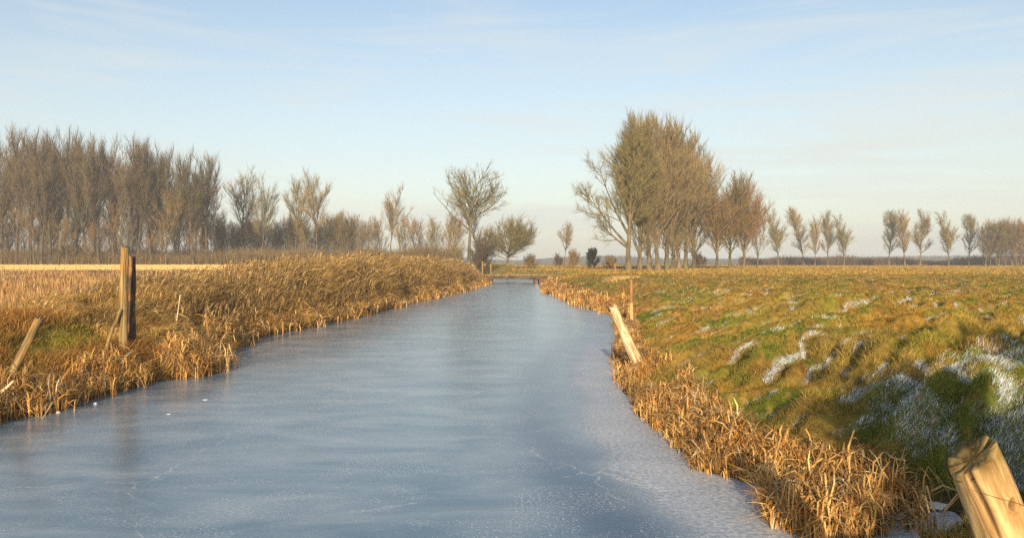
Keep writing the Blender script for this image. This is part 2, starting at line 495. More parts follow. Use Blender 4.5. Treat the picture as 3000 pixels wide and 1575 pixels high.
def curls(P, az, reach, hgt, wid, col, rng, turn=2.3):
    """strap leaves that rise, arch over and hang; three quads and a tip"""
    n = len(P)
    d = np.stack([np.cos(az), np.sin(az), np.zeros(n)], 1)
    s0 = np.stack([-np.sin(az), np.cos(az), rng.normal(0, 0.4, n)], 1)
    V = np.empty((n, 9, 3))
    tn = turn * (0.6 + 0.6 * rng.random(n))
    for k, (t, w_) in enumerate([(0, 0.6), (0.33, 1.0), (0.66, 0.85), (0.9, 0.5)]):
        z = np.sin(t * tn) * hgt; r = t * t * reach
        p = P + d * r[:, None]; p[:, 2] += z
        kink = rng.normal(0, 0.03, (n, 3)) * hgt[:, None]
        p = p + (kink if k else 0)
        V[:, 2 * k] = p - s0 * (wid * w_ / 2)[:, None]; V[:, 2 * k + 1] = p + s0 * (wid * w_ / 2)[:, None]
    p = P + d * (1.15 * reach)[:, None]; p[:, 2] += np.sin(1.05 * tn) * hgt
    V[:, 8] = p
    b = (np.arange(n) * 9)[:, None]
    q = np.concatenate([b + np.array([2 * k, 2 * k + 1, 2 * k + 3, 2 * k + 2]) for k in range(3)]); t = b + np.array([6, 7, 8])
    return V.reshape(-1, 3), q, t, np.repeat(col[:, None, :], 9, 1).reshape(-1, 3)

class Acc:
    def __init__(s): s.V = []; s.Q = []; s.T = []; s.C = []; s.n = 0
    def add(s, V, q, t, c):
        s.V.append(V); s.C.append(c)
        if q is not None: s.Q.append(q + s.n)
        if t is not None: s.T.append(t + s.n)
        s.n += len(V)
    def out(s, name, mat, **k):
        me = mesh_np(name, np.concatenate(s.V), np.concatenate(s.Q) if s.Q else None, np.concatenate(s.T) if s.T else None, mat=mat, col=np.concatenate(s.C))
        return link(name, me, **k)

def jit(c, rng, a=0.25):
    return np.clip(c * (1 + (rng.random((len(c), 1)) - 0.5) * 2 * a), 0.005, 0.9)

def scatter_right(n, y0, y1, p, rng):
    """points on the right land, denser near the camera"""
    u = rng.random(n)
    y = (y0 ** (1 - p) + u * (y1 ** (1 - p) - y0 ** (1 - p))) ** (1 / (1 - p))
    r = Red(y)
    x = r + rng.random(n) * (0.72 * y + 3 - r)
    return x, y

# short turf, combed along the ridges
rng = np.random.default_rng(11)
acc = Acc()
x, y = scatter_right(430000, 3.2, 75, 1.35, rng)
keep = (x - Red(y)) > 0.15
x, y = x[keep], y[keep]
z = H(x, y)
n = len(x)
fm = frost_mask(x, y)
c = grass_col_right(x, y, rng)
frosty = (rng.random(n) < fm * 0.6)
c = mixc(c, DGREEN, sm((streaks(x, y, 0.47) - 0.2) / 0.5) * 0.85 * (rng.random(n) < 0.85))  # tussock shade beside the frost painted as darker green
c = jit(c, rng, 0.3)
fc = FROST * (0.65 + 0.5 * rng.random((n, 1)))
c = np.where(frosty[:, None], c * 0.15 + fc * 0.85, c)
az = R3(38) + (rng.random(n) - 0.5) * 2.0 + np.where(rng.random(n) < 0.5, np.pi, 0)
az = np.where(frosty, R3(38) + (rng.random(n) - 0.5) * 0.7, az)
tus = fbm(x * 2.6, y * 2.6, 171, 2)
hh = (0.035 + 0.07 * rng.random(n)) * (0.35 + 1.3 * tus) * (1 - 0.3 * fm)
c = c * (0.45 + 1.1 * tus)[:, None]
hh = np.where(y > 14, hh * 0.8, hh)
wd = np.maximum(0.004, y * 0.00048) * (0.7 + 0.6 * rng.random(n))
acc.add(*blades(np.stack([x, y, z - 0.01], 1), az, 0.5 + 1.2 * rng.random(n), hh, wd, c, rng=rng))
# rime on the blades along the shaded sides of the ridges
n = 900000
u = rng.random(n); p = 1.6
y = (3.8 ** (1 - p) + u * (24 ** (1 - p) - 3.8 ** (1 - p))) ** (1 / (1 - p))
x = Red(y) + 0.4 + rng.random(n) * (0.70 * y + 1 - Red(y))
fm = frost_mask(x, y); ok = rng.random(n) < fm ** 1.5 * 0.5; x = x[ok]; y = y[ok]; n = len(x)
c = jit(np.tile(np.array([0.66, 0.72, 0.76]), (n, 1)), rng, 0.25)
acc.add(*blades(np.stack([x, y, H(x, y)], 1), R3(38) + (rng.random(n) - 0.5) * 1.2 + np.where(rng.random(n) < 0.4, np.pi, 0), 1.0 + 1.6 * rng.random(n), 0.03 + 0.035 * rng.random(n), np.maximum(0.0035, y * 0.0006) * (0.6 + 0.6 * rng.random(n)), c, rng=rng))
n = 26000
y = 55 * (250 / 55) ** rng.random(n); x = 2 + rng.random(n) * (0.75 * y + 3)
x = np.where(y > 70, x - 12 * rng.random(n), x); ok = x > Red(y) + 0.3; x = x[ok]; y = y[ok]; n = len(x)
c = jit(mixc(grass_col_right(x, y, rng), STRAW, np.full(n, 0.35)), rng, 0.3)
acc.add(*blades(np.stack([x, y, H(x, y) - 0.01], 1), rng.random(n) * 6.28, 0.4 + rng.random(n), 0.10 + 0.16 * rng.random(n), y * 0.0013, c, rng=rng))
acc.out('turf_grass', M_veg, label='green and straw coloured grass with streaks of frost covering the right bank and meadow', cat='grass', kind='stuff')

# left low weeds, green patch and tall dead grass on the embankment
def tall_h(y): return np.interp(y, [8, 12.5, 15, 18, 22, 28, 45, 56, 66], [0.16, 0.18, 0.36, 0.56, 0.78, 1.04, 1.05, 0.85, 0.25])
acc = Acc()
n = 240000
u = rng.random(n); p = 1.15
y = (12.5 ** (1 - p) + u * (68 ** (1 - p) - 12.5 ** (1 - p))) ** (1 / (1 - p))
s = rng.random(n) ** 1.1 * np.interp(y, [12, 20, 40, 68], [3.2, 4.2, 5.0, 4.0])
x = Led(y) - 0.02 - s
clump = fbm(x * 1.9, y * 1.9, 101, 2)
keep = rng.random(n) < 0.35 + 0.9 * sm((clump - 0.35) / 0.25)
x, y, s, clump = x[keep], y[keep], s[keep], clump[keep]; n = len(x)
prof = 0.35 + 0.65 * sm(s / 0.9) ; prof = prof * (1 - 0.75 * sm((s - 2.6) / 2.0))
hh = tall_h(y) * prof * (0.45 + 0.75 * rng.random(n)) * (0.45 + 1.1 * clump)
c = mixc(np.tile(STRAW * 0.85, (n, 1)), np.array([0.30, 0.17, 0.06]), sm((fbm(x * 0.8, y * 0.8, 111, 3) - 0.42) / 0.2) * 0.8)
c = mixc(c, np.array([0.20, 0.13, 0.055]), sm((fbm(x * 0.9, y * 0.9, 121, 3) - 0.50) / 0.12) * 0.7)
c = mixc(c, TAN, (1 - sm(s / 0.8)) * 0.6)
c = mixc(c, np.array([0.16, 0.16, 0.05]), (rng.random(n) < 0.12) * 0.6)
c = jit(c, rng, 0.4)
az = (rng.random(n) - 0.5) * 2.6 + 0.25 + (clump - 0.5) * 3
az = np.where(rng.random(n) < 0.25, rng.random(n) * 6.28, az)
az = np.where(s < 0.5, (rng.random(n) - 0.5) * 4.5 - 0.5, az)
lean = 0.05 + 0.65 * rng.random(n)
c = mixc(c, PALE, (rng.random(n) < 0.22) * 0.85)
c = c * (0.45 + 1.1 * clump)[:, None]
wd = np.maximum(0.007, y * 0.00055) * (0.5 + 0.9 * rng.random(n))
acc.add(*blades(np.stack([x, y, H(x, y) - 0.01], 1), az, lean, hh, wd, c, rng=rng))
mm = len(x) // 7; idx = rng.integers(0, len(x), mm)
acc.add(*curls(np.stack([x[idx], y[idx], H(x[idx], y[idx]) + hh[idx] * 0.3], 1), az[idx] + rng.normal(0, 0.8, mm), hh[idx] * 0.6, hh[idx] * 0.5, np.maximum(0.012, y[idx] * 0.001) * (0.6 + 0.8 * rng.random(mm)), jit(c[idx], rng, 0.4), rng))
mm = 6500
ys_ = 15 + 45 * rng.random(mm) ** 1.2; ss_ = 0.3 + 3.2 * rng.random(mm); xs_ = Led(ys_) - ss_
hs_ = tall_h(ys_) * (0.9 + 0.5 * rng.random(mm)) * (0.55 + 0.45 * sm(ss_ / 0.9)) * (1 - 0.5 * sm((ss_ - 2.4) / 1.2))
cs_ = jit(mixc(np.tile(PALE, (mm, 1)), np.array([0.26, 0.17, 0.09]), (rng.random(mm) < 0.6) * 0.9), rng, 0.3)
Ps_ = np.stack([xs_, ys_, H(xs_, ys_)], 1); as_ = rng.normal(0.2, 1.0, mm); ls_ = 0.08 + 0.3 * rng.random(mm)
acc.add(*blades(Ps_, as_, ls_, hs_, np.maximum(0.007, ys_ * 0.0004), cs_, bend=0.1, rng=rng))
Pt_ = Ps_ + np.stack([np.cos(as_) * ls_ * hs_ * 0.85, np.sin(as_) * ls_ * hs_ * 0.85, hs_ * 0.82], 1)
acc.add(*curls(Pt_, as_, 0.10 + 0.05 * rng.random(mm), 0.10 + 0.06 * rng.random(mm), np.maximum(0.016, ys_ * 0.0010), cs_ * 0.8, rng, turn=1.6))
acc.out('long_grass', M_veg, label='tall dead brown grass leaning over along the left embankment', cat='grass', kind='stuff')

# left near bank weeds
acc = Acc()
n = 90000
y = 5.5 + 9.5 * rng.random(n) ** 0.9
s = rng.random(n) ** 1.1 * 5.5
x = Led(y) - 0.02 - s
g = sm((fbm(x * 0.5, y * 0.5, 90, 3) - 0.40) / 0.12) * sm((s - 0.9) / 0.8)
clump = fbm(x * 1.6, y * 1.6, 131, 3)
keep = rng.random(n) < 0.30 + 0.9 * sm((clump - 0.38) / 0.2)
x, y, s, g, clump = x[keep], y[keep], s[keep], g[keep], clump[keep]; n = len(x)
c = mixc(np.tile(STRAW, (n, 1)), RUSS * 0.9, sm((fbm(x * 1.1, y * 1.1, 141, 3) - 0.45) / 0.15))
c = mixc(c, np.array([0.13, 0.09, 0.045]), (rng.random(n) < 0.3) * 0.8)
c = mixc(c, TAN, (rng.random(n) < 0.2) * 0.8)
c = mixc(c, OLIVE * 0.9, g * (rng.random(n) < 0.8))
c = mixc(c, DGREEN, (g > 0.5) * (rng.random(n) < 0.3) * 0.8)
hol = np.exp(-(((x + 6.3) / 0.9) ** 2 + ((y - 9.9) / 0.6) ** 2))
c = mixc(c, np.array([0.03, 0.04, 0.015]), hol * 0.85)  # weeds in the hollow painted darker to carry its shade
c = jit(c, rng, 0.4)
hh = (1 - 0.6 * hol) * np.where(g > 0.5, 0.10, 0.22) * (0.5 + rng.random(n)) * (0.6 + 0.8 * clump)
wd = np.maximum(0.007, y * 0.0006) * (0.5 + 0.9 * rng.random(n))
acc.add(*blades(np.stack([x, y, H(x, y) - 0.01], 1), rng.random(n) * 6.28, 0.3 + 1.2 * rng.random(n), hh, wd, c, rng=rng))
acc.out('bank_weeds', M_veg, label='low russet and yellow weeds with a green patch on the near left bank', cat='weeds', kind='stuff')

# broken reeds along the water line
acc = Acc()
def reed_clumps(cx, cy, rad, k, hmin, hmax, rng, colmix=0.5, wsc=1.0):
    n = len(cx) * k
    X0 = np.repeat(cx, k) + rng.normal(0, 1, n) * np.repeat(rad, k) * 0.55
    Y0 = np.repeat(cy, k) + rng.normal(0, 1, n) * np.repeat(rad, k) * 0.55
    Z0 = np.maximum(H(X0, Y0), 0.0)
    hs = hmin + (hmax - hmin) * rng.random(n) ** 1.3
    hs = hs * np.repeat(0.7 + 0.6 * rng.random(len(cx)), k)
    c = mixc(np.tile(TAN, (n, 1)), RUSS * 1.15, (rng.random(n) < colmix) * (0.4 + 0.5 * rng.random(n)))
    c = mixc(c, PALE, (rng.random(n) < 0.15) * 0.8)
    c = mixc(c, np.array([0.15, 0.09, 0.04]), (rng.random(n) < 0.2) * 0.8)
    c = mixc(c, np.array([0.42, 0.36, 0.26]), (rng.random(n) < 0.07) * 0.8)
    c = jit(c, rng, 0.35) * np.repeat(0.65 + 0.75 * rng.random((len(cx), 1)), k, 0)
    az = rng.random(n) * 6.28
    wd = np.maximum(0.008, Y0 * 0.0008) * (0.5 + 0.9 * rng.random(n)) * wsc
    acc.add(*blades(np.stack([X0, Y0, Z0 - 0.01], 1), az, 0.1 + 0.8 * rng.random(n) ** 2, hs, wd, c, bend=0.7, rng=rng))
    # drooping broken leaves: start high, hang down
    m = n
    idx = rng.integers(0, n, m)
    acc.add(*curls(np.stack([X0[idx], Y0[idx], Z0[idx] + hs[idx] * 0.3 * rng.random(m)], 1), rng.random(m) * 6.28, hs[idx] * (0.3 + 0.5 * rng.random(m)),
                   hs[idx] * (0.4 + 0.5 * rng.random(m)), np.maximum(0.010, Y0[idx] * 0.0010) * (0.6 + 0.8 * rng.random(m)), jit(c[idx], rng, 0.3), rng))
    m = n // 4
    idx = rng.integers(0, n, m)
    P = np.stack([X0[idx], Y0[idx], Z0[idx] + hs[idx] * 0.65], 1)
    acc.add(*blades(P, rng.random(m) * 6.28, -1.6 - 1.2 * rng.random(m), -hs[idx] * (0.25 + 0.35 * rng.random(m)), wd[idx] * 1.1, c[idx], bend=0.5, rng=rng))
# right fringe
k = 900
yy = 5.7 + (30 - 5.7) * rng.random(k) ** 2.0
wdt = np.interp(yy, [5.7, 7, 9.5, 11.5, 13, 16, 30], [0.35, 0.42, 0.68, 0.60, 0.4, 0.35, 0.6])
xx = Red(yy) + rng.random(k) * wdt
ok = fbm(xx * 2.5, yy * 2.5, 181, 2) > 0.43
xx, yy = xx[ok], yy[ok]
reed_clumps(xx, yy, np.full(len(xx), 0.07), 24, 0.06, 0.25, rng)
# clump standing in the ice at the bottom
k = 75
a = rng.random(k) * 6.28; rr = np.sqrt(rng.random(k))
reed_clumps(2.05 + 0.36 * rr * np.cos(a), 5.25 + 0.42 * rr * np.sin(a), np.full(k, 0.06), 28, 0.10, 0.34, rng, 0.45)
k = 14
reed_clumps(2.55 + 0.12 * rng.normal(size=k), 5.25 + 0.2 * rng.normal(size=k), np.full(k, 0.06), 24, 0.15, 0.38, rng, 0.3)
# far right edge and left edge
k = 260
yy = 26 + 40 * rng.random(k); xx = Red(yy) + rng.random(k) * 0.7
reed_clumps(xx, yy, np.full(k, 0.22), 30, 0.15, 0.35, rng, 0.6)
k = 620
yy = 7.5 + (66 - 7.5) * rng.random(k) ** 1.9; xx = Led(yy) + 0.04 - rng.random(k) * 0.65
reed_clumps(xx, yy, 0.10 + yy * 0.003, 22, 0.12, 0.34, rng, 0.5)
k = 70
a = rng.random(k) * 6.28; rr = np.sqrt(rng.random(k))
reed_clumps(-4.95 + 0.40 * rr * np.cos(a), 12.4 + 0.7 * rr * np.sin(a), np.full(k, 0.10), 26, 0.15, 0.42, rng, 0.35)
acc.out('reeds', M_dry, label='broken golden reeds fringing both edges of the frozen brook', cat='reeds', kind='stuff')

# maize stubble on the left field
acc = Acc()
def stub(n, y0, y1, rng):
    u = rng.random(n); p = 1.5
    y = (y0 ** (1 - p) + u * (y1 ** (1 - p) - y0 ** (1 - p))) ** (1 / (1 - p))
    x = Led(y) - 2.6 - rng.random(n) * (0.72 * y + 2)
    row = 0.72
    yr = np.round(y / row) * row + rng.normal(0, 0.05, n)
    return x, yr
x, y = stub(15000, 13.2, 72, rng)
n = len(x)
hh = 0.10 + 0.15 * rng.random(n)
c = jit(mixc(np.tile(PALE * 0.75, (n, 1)), np.array([0.26, 0.12, 0.05]), rng.random(n)), rng, 0.3)
acc.add(*blades(np.stack([x, y, H(x, y) - 0.01], 1), rng.random(n) * 6.28, 0.25 * rng.random(n), hh * 1.3, np.maximum(0.016, y * 0.0009) * (0.8 + 0.4 * rng.random(n)), c, bend=0.0, rng=rng))
n = 16000
y = 73 + rng.random(n) * 52; x = -4 - rng.random(n) * (0.72 * y + 6)
acc.add(*blades(np.stack([x, y, H(x, y) - 0.01], 1), rng.random(n) * 6.28, 0.3 * rng.random(n), 0.12 + 0.14 * rng.random(n), np.full(n, 0.14), jit(np.tile(PALE, (n, 1)), rng, 0.15), bend=0.0, rng=rng))
# fallen leaves and straw lying between the rows
n = 60000
u = rng.random(n); p = 1.5
y = (12.8 ** (1 - p) + u * (72 ** (1 - p) - 12.8 ** (1 - p))) ** (1 / (1 - p))
x = Led(y) - 2.2 - rng.random(n) * (0.72 * y + 3)
c = mixc(np.tile(TAN, (n, 1)), np.array([0.26, 0.12, 0.06]), (rng.random(n) < 0.6) * 0.9)
c = jit(c, rng, 0.4)
acc.add(*blades(np.stack([x, y, H(x, y)], 1), rng.random(n) * 6.28, 1.5 + 2 * rng.random(n), 0.035 + 0.06 * rng.random(n), np.maximum(0.014, y * 0.0007), c, bend=0.4, rng=rng))
acc.out('maize_stubble', M_veg, label='rows of cut pale maize stubble with straw litter on the left field', cat='stubble', kind='stuff')

# ------------------------------------------------------------------ trees
def norm(v): return v / np.maximum(np.linalg.norm(v, axis=-1, keepdims=True), 1e-9)

def grow(P, D, L, n, up, wobble, rng):
    pts = [P]; d = norm(D)
    for i in range(n):
        d = norm(d + np.array([0, 0, 1.0]) * (np.asarray(up) / n).reshape(-1, 1) + rng.normal(0, wobble, P.shape))
        P = P + d * (L / n)[:, None]
        pts.append(P)
    return np.stack(pts, 1)

def tubes(pts, r0, r1, sides=4, power=1.0):
    N, K, _ = pts.shape
    t = norm(np.gradient(pts, axis=1))
    ref = np.where(np.abs(t[..., 2:3]) > 0.9, np.array([1.0, 0, 0]), np.array([0, 0, 1.0]))
    a = norm(np.cross(t, ref)); b = np.cross(t, a)
    k = (np.linspace(0, 1, K) ** power)[None, :]
    rad = np.asarray(r0).reshape(-1, 1) * (1 - k) + np.asarray(r1).reshape(-1, 1) * k
    ang = np.arange(sides) * 2 * np.pi / sides
    V = pts[:, :, None, :] + rad[..., None, None] * (a[:, :, None, :] * np.cos(ang)[:, None] + b[:, :, None, :] * np.sin(ang)[:, None])
    V = V.reshape(-1, 3)
    base = (np.arange(N)[:, None, None] * K + np.arange(K - 1)[None, :, None]) * sides
    j = np.arange(sides); j2 = (j + 1) % sides
    q = np.stack([base + j, base + j2, base + sides + j2, base + sides + j], -1).reshape(-1, 4)
    return V, q

def at_t(pts, idx, t):
    K = pts.shape[1] - 1
    f = np.clip(t, 0, 0.999) * K; i = f.astype(int); fr = (f - i)[:, None]
    a = pts[idx, i]; b = pts[idx, i + 1]
    return a * (1 - fr) + b * fr, norm(b - a)

def branch_dirs(T, ang, rng):
    n = len(T)
    r = norm(np.cross(T, norm(rng.normal(0, 1, (n, 3)))))
    return T * np.cos(ang)[:, None] + r * np.sin(ang)[:, None]

def make_tree(seed, H_, r, n1=40, t0=0.2, a1=(35, 50), env=None, up1=0.6, n2=8, l2=0.35, n3=18, l3=0.8, tw=0.007,
              up2=0.4, up3=0.2, wob=0.05, lean=(0, 0), stems=None, twig_mat=None, bark=None, ang2=40, fullness=1.0, tf=0.74, limb=0.36):
    """bare tree: trunk > limbs > branches > fine twigs. env(t) gives limb length at height fraction t"""
    rng = np.random.default_rng(seed)
    P0 = np.zeros((1, 3)); D0 = np.array([[lean[0], lean[1], 1.0]])
    tr = grow(P0, D0, np.array([H_]), 12, 0.15, 0.035, rng)
    tr[:, :, 2] *= H_ * tf / tr[0, -1, 2]
    TV, TQ = tubes(tr, [r], [r * 0.08], 9, 0.8)
    # flare at the foot
    zf = TV[:, 2]; k = 1 + 0.5 * np.clip(1 - zf / (H_ * 0.04), 0, 1) ** 2
    TV[:, 0] *= k; TV[:, 1] *= k
    V = []; Q = []; T = []; mi_q = []; off = 0
    def addq(v, q):
        nonlocal off
        V.append(v); Q.append(q + off); off += len(v)
    parents = [tr]
    if stems:                               # strong co-leaders / spreading limbs given by hand
        sp = []
        for (t, az, tilt, ln, upv) in stems:
            p, _ = at_t(tr, np.array([0]), np.array([t]))
            d = np.array([[math.cos(az) * math.sin(tilt), math.sin(az) * math.sin(tilt), math.cos(tilt)]])
            sp.append(grow(p, d, np.array([ln]), 10, upv, 0.03, rng))
        sp = np.concatenate(sp)
        addq(*tubes(sp, [r * 0.55] * len(sp), [r * 0.05] * len(sp), 6, 0.8))
        lens = np.array([s_[3] for s_ in stems])
    # first order
    t = t0 + (0.985 - t0) * rng.random(n1) ** 0.9
    p, tg = at_t(tr, np.zeros(n1, int), t)
    az = rng.random(n1) * 6.28 + np.arange(n1) * 2.4
    an = np.radians(rng.uniform(a1[0], a1[1], n1)) * (1 - 0.30 * (t - t0) / (1 - t0))
    d = np.stack([np.cos(az) * np.sin(an), np.sin(az) * np.sin(an), np.cos(an)], 1)
    ln = np.array([env(v) for v in t]) * rng.uniform(0.65, 1.1, n1)
    b1 = grow(p, d, ln, 8, up1, wob, rng); b1l = ln
    b1r = np.clip(r * limb * (ln / ln.max()) ** 0.9, 0.012, 1)
    if stems:
        ns = int(n1 * 1.3)
        si = rng.integers(0, len(sp), ns); ts = rng.uniform(0.15, 0.95, ns)
        p, tg = at_t(sp, si, ts)
        d = branch_dirs(tg, np.radians(rng.uniform(25, 55, ns)), rng)
        l_ = lens[si] * (0.55 - 0.35 * ts) * rng.uniform(0.6, 1.2, ns)
        bb = grow(p, d, l_, 8, up1 * 0.8, wob, rng)
        b1 = np.concatenate([b1, bb]); b1l = np.concatenate([b1l, l_]); b1r = np.concatenate([b1r, np.full(ns, r * 0.16)])
    addq(*tubes(b1, b1r, b1r * 0.12, 4, 0.8))
    # second order
    N2 = len(b1) * n2
    pw = b1l ** 1.2 / (b1l ** 1.2).sum(); i2 = rng.choice(len(b1), N2, p=pw); t2 = rng.uniform(0.15, 1.0, N2)
    p, tg = at_t(b1, i2, t2)
    d = branch_dirs(tg, np.radians(rng.uniform(ang2 * 0.5, ang2 * 1.4, N2)), rng)
    l_ = np.clip(b1l[i2] * l2 * (1.15 - 0.6 * t2) * rng.uniform(0.5, 1.3, N2), 0.3, 5)
    b2 = grow(p, d, l_, 4, up2, wob * 1.6, rng)
    r2 = np.clip(b1r[i2] * 0.42, 0.012, 0.05)
    addq(*tubes(b2, r2, r2 * 0.3, 3))
    nql = sum(len(q) for q in Q)
    # fine twigs as three sided slivers
    N3 = int(N2 * n3 * fullness)
    src = rng.choice(N2, N3, p=l_ / l_.sum()); isb1 = rng.random(N3) < 0.15
    srcb = rng.choice(len(b1), N3, p=pw)
    t3 = rng.uniform(0.1, 1.0, N3)
    pA, tA = at_t(b2, np.where(isb1, 0, src), t3)
    pB, tB = at_t(b1, srcb, 0.3 + 0.7 * t3)
    p = np.where(isb1[:, None], pB, pA); tg = np.where(isb1[:, None], tB, tA)
    d = branch_dirs(tg, np.radians(rng.uniform(10, 60, N3)), rng)
    d = norm(d + np.array([0, 0, up3]))
    l_ = l3 * rng.uniform(0.4, 1.25, N3)
    s1 = norm(np.cross(d, np.array([0.3, 0.5, 0.81]))); s2 = np.cross(d, s1)
    w_ = tw * rng.uniform(0.7, 1.3, N3)[:, None]
    VV = np.empty((N3, 4, 3))
    VV[:, 0] = p + s1 * w_; VV[:, 1] = p - s1 * w_ * 0.5 + s2 * w_ * 0.87; VV[:, 2] = p - s1 * w_ * 0.5 - s2 * w_ * 0.87
    VV[:, 3] = p + d * l_[:, None]
    b = (np.arange(N3) * 4)[:, None]
    tt = np.concatenate([b + np.array([0, 1, 3]), b + np.array([1, 2, 3]), b + np.array([2, 0, 3])]) + off
    V.append(VV.reshape(-1, 3))
    V = np.concatenate(V); Q = np.concatenate(Q)
    trunk = mesh_np('trunk', TV, quads=TQ, mat=bark or M_bark, smooth=True)
    crown = mesh_np('crown', V, quads=Q, tris=tt, mat=[bark or M_bark, twig_mat or M_twig],
                    matidx=np.concatenate([np.zeros(len(Q)), np.ones(len(tt))]))
    top = max(V[:, 2].max(), TV[:, 2].max())
    return dict(trunk=trunk, crown=crown, H=float(top))

def place(proto, px, top, d, name, label, cat='tree', group=None, rz=None, wsc=1.0, rng=random.Random(5), zb=None):
    X = X_at(px, d)
    zg = Hs(X, d) - 0.05 if zb is None else zb
    h = Z_at(top, d) - zg
    s = h / proto['H']
    e = bpy.data.objects.new(name, None); COL.objects.link(e)
    e.location = (X, d, zg); e.rotation_euler = (0, 0, rng.random() * 6.28 if rz is None else rz)
    e.scale = (s * wsc, s * wsc, s)
    e.empty_display_size = 0.5
    e['label'] = label; e['category'] = cat
    if group: e['group'] = group
    for k in ('trunk', 'crown'):
        o = bpy.data.objects.new(k, proto[k]); COL.objects.link(o); o.parent = e
    return e

vase = lambda a, b, c: (lambda t: a * (1 - 0.0 * t) * (1 - ((t - b) / (1.02 - b)) ** 2 * 0.85 if t > b else 0.55 + 0.45 * t / b) + c)
def dome(L, lo=0.5, k=0.25, p=0.35):
    """limb length against height: short low down, longest at p, shortening by k to the top"""
    return lambda t: L * (lo + (1 - lo) * min(1, t / p)) * (1 - k * max(0, t - p) / (1 - p))
POP = [make_tree(100 + i, 22, 0.30, n1=32, t0=0.26 + 0.04 * (i % 2), a1=(20, 42), env=dome(7.8, 0.45, 0.35, 0.5), up1=0.7, n2=10, l2=0.42, n3=7, l3=1.3, tw=0.0088, bark=M_bark_d, limb=0.42,
                 up2=0.85, up3=0.8, wob=0.05, ang2=34, tf=0.76, stems=[(0.35 + 0.05 * i, 1.0 + i, 0.36, 11, 0.4), (0.5, 3.9 + i * 1.3, 0.34, 9, 0.4)]) for i in range(5)]
AVE = [make_tree(200 + i, 18, 0.30, n1=82, t0=0.06, a1=(24, 52), env=dome(6.8, 0.40, 0.25, 0.45), up1=0.75, n2=10, l2=0.40, n3=8, l3=1.0, tw=0.0082,
                 limb=0.42, up2=0.8, up3=0.7, wob=0.05, ang2=38, twig_mat=M_twig_g, tf=0.74, stems=[(0.2, 1.0 + i, 0.35, 11, 0.5), (0.3, 3.9 + i * 1.3, 0.35, 9, 0.5)]) for i in range(3)]
AVR = make_tree(230, 14, 0.22, n1=56, t0=0.14, a1=(28, 58), env=dome(5.6, 0.5, 0.30, 0.35), up1=0.6, n2=9, l2=0.42, n3=12, l3=0.9,
                tw=0.008, limb=0.42, up2=0.8, up3=0.7, ang2=40, twig_mat=M_twig_r, tf=0.72, stems=[(0.25, 0.4, 0.5, 7, 0.5), (0.2, 3.0, 0.4, 7, 0.5)])
EDGE = make_tree(240, 18, 0.36, n1=46, t0=0.34, a1=(28, 52), env=dome(6.0, 0.7, 0.3, 0.4), up1=0.5, n2=13, l2=0.42, n3=17, l3=0.95, tf=0.80,
                 tw=0.0085, up2=0.4, up3=0.3, ang2=46, twig_mat=M_twig_g,
                 stems=[(0.22, 3.14, 0.80, 8.6, 0.35), (0.31, 3.3, 0.58, 9.6, 0.3), (0.20, 2.9, 1.0, 6.2, 0.55), (0.44, 3.0, 0.30, 9, 0.3), (0.4, 0.3, 0.35, 7, 0.4)])
AIRY = [make_tree(300 + i, 15, 0.19, n1=20, t0=0.42, a1=(28, 58), env=dome(5.6, 0.7, 0.25, 0.5), up1=0.45, n2=10, l2=0.42, n3=10, l3=1.0,
                  tw=0.0082, limb=0.45, up2=0.55, up3=0.5, ang2=40, twig_mat=M_twig_g, tf=0.74, stems=[(0.50, 0.5 + i, 0.42, 6.5, 0.4), (0.56, 3.6 + i, 0.45, 6, 0.4)]) for i in range(3)]
VASE = make_tree(320, 13, 0.25, n1=22, t0=0.50, a1=(22, 55), env=dome(5.2, 0.8, 0.15, 0.6), up1=0.35, n2=9, l2=0.42, n3=13, l3=0.8, tw=0.0085, tf=0.74,
                 up2=0.35, up3=0.25, twig_mat=M_twig_g,
                 stems=[(0.48, 3.14, 0.85, 6.6, 0.25), (0.56, 3.0, 0.45, 7.0, 0.1), (0.54, 0.1, 0.60, 6.8, 0.2), (0.62, 0.0, 0.95, 5.4, 0.3), (0.56, 1.2, 0.25, 6.5, 0.1)])
ROUND = make_tree(330, 8, 0.22, n1=62, t0=0.24, a1=(40, 88), env=dome(5.0, 0.9, 0.30, 0.4), up1=0.6, n2=10, l2=0.42, n3=11, l3=0.7, tw=0.008, tf=0.60,
                  up2=0.3, up3=0.15, twig_mat=M_twig_g, stems=[(0.3, 3.1, 0.95, 5.2, 0.5), (0.3, 0.0, 1.0, 5.6, 0.5), (0.4, 0.3, 0.5, 5, 0.2)])
SMALL = [make_tree(340 + i, 9.5, 0.11, n1=26, t0=0.14, a1=(22, 55), env=dome(3.8, 0.6, 0.2, 0.4), up1=0.5, n2=8, l2=0.45, n3=11, l3=0.85, tw=0.0092,
                   limb=0.42, up2=0.6, up3=0.6, ang2=40, twig_mat=[M_twig, M_twig_r, M_twig_g][i], tf=0.72) for i in range(3)]
BUSH = [make_tree(360 + i, 4.5, 0.07, n1=60, t0=0.03, a1=(15, 80), env=dome(2.9, 0.9, 0.2, 0.3), up1=0.5, n2=8, l2=0.4, n3=24, l3=0.55, tw=0.010,
                  up2=0.3, up3=0.2, twig_mat=[M_twig_d, M_twig_r][i], tf=0.6) for i in range(2)]
EVER = make_tree(370, 4.5, 0.08, n1=60, t0=0.03, a1=(20, 70), env=dome(2.3, 0.9, 0.3, 0.3), up1=0.5, n2=8, l2=0.4, n3=26, l3=0.35, tw=0.03,
                 up2=0.3, up3=0.2, twig_mat=M_ever, tf=0.7)
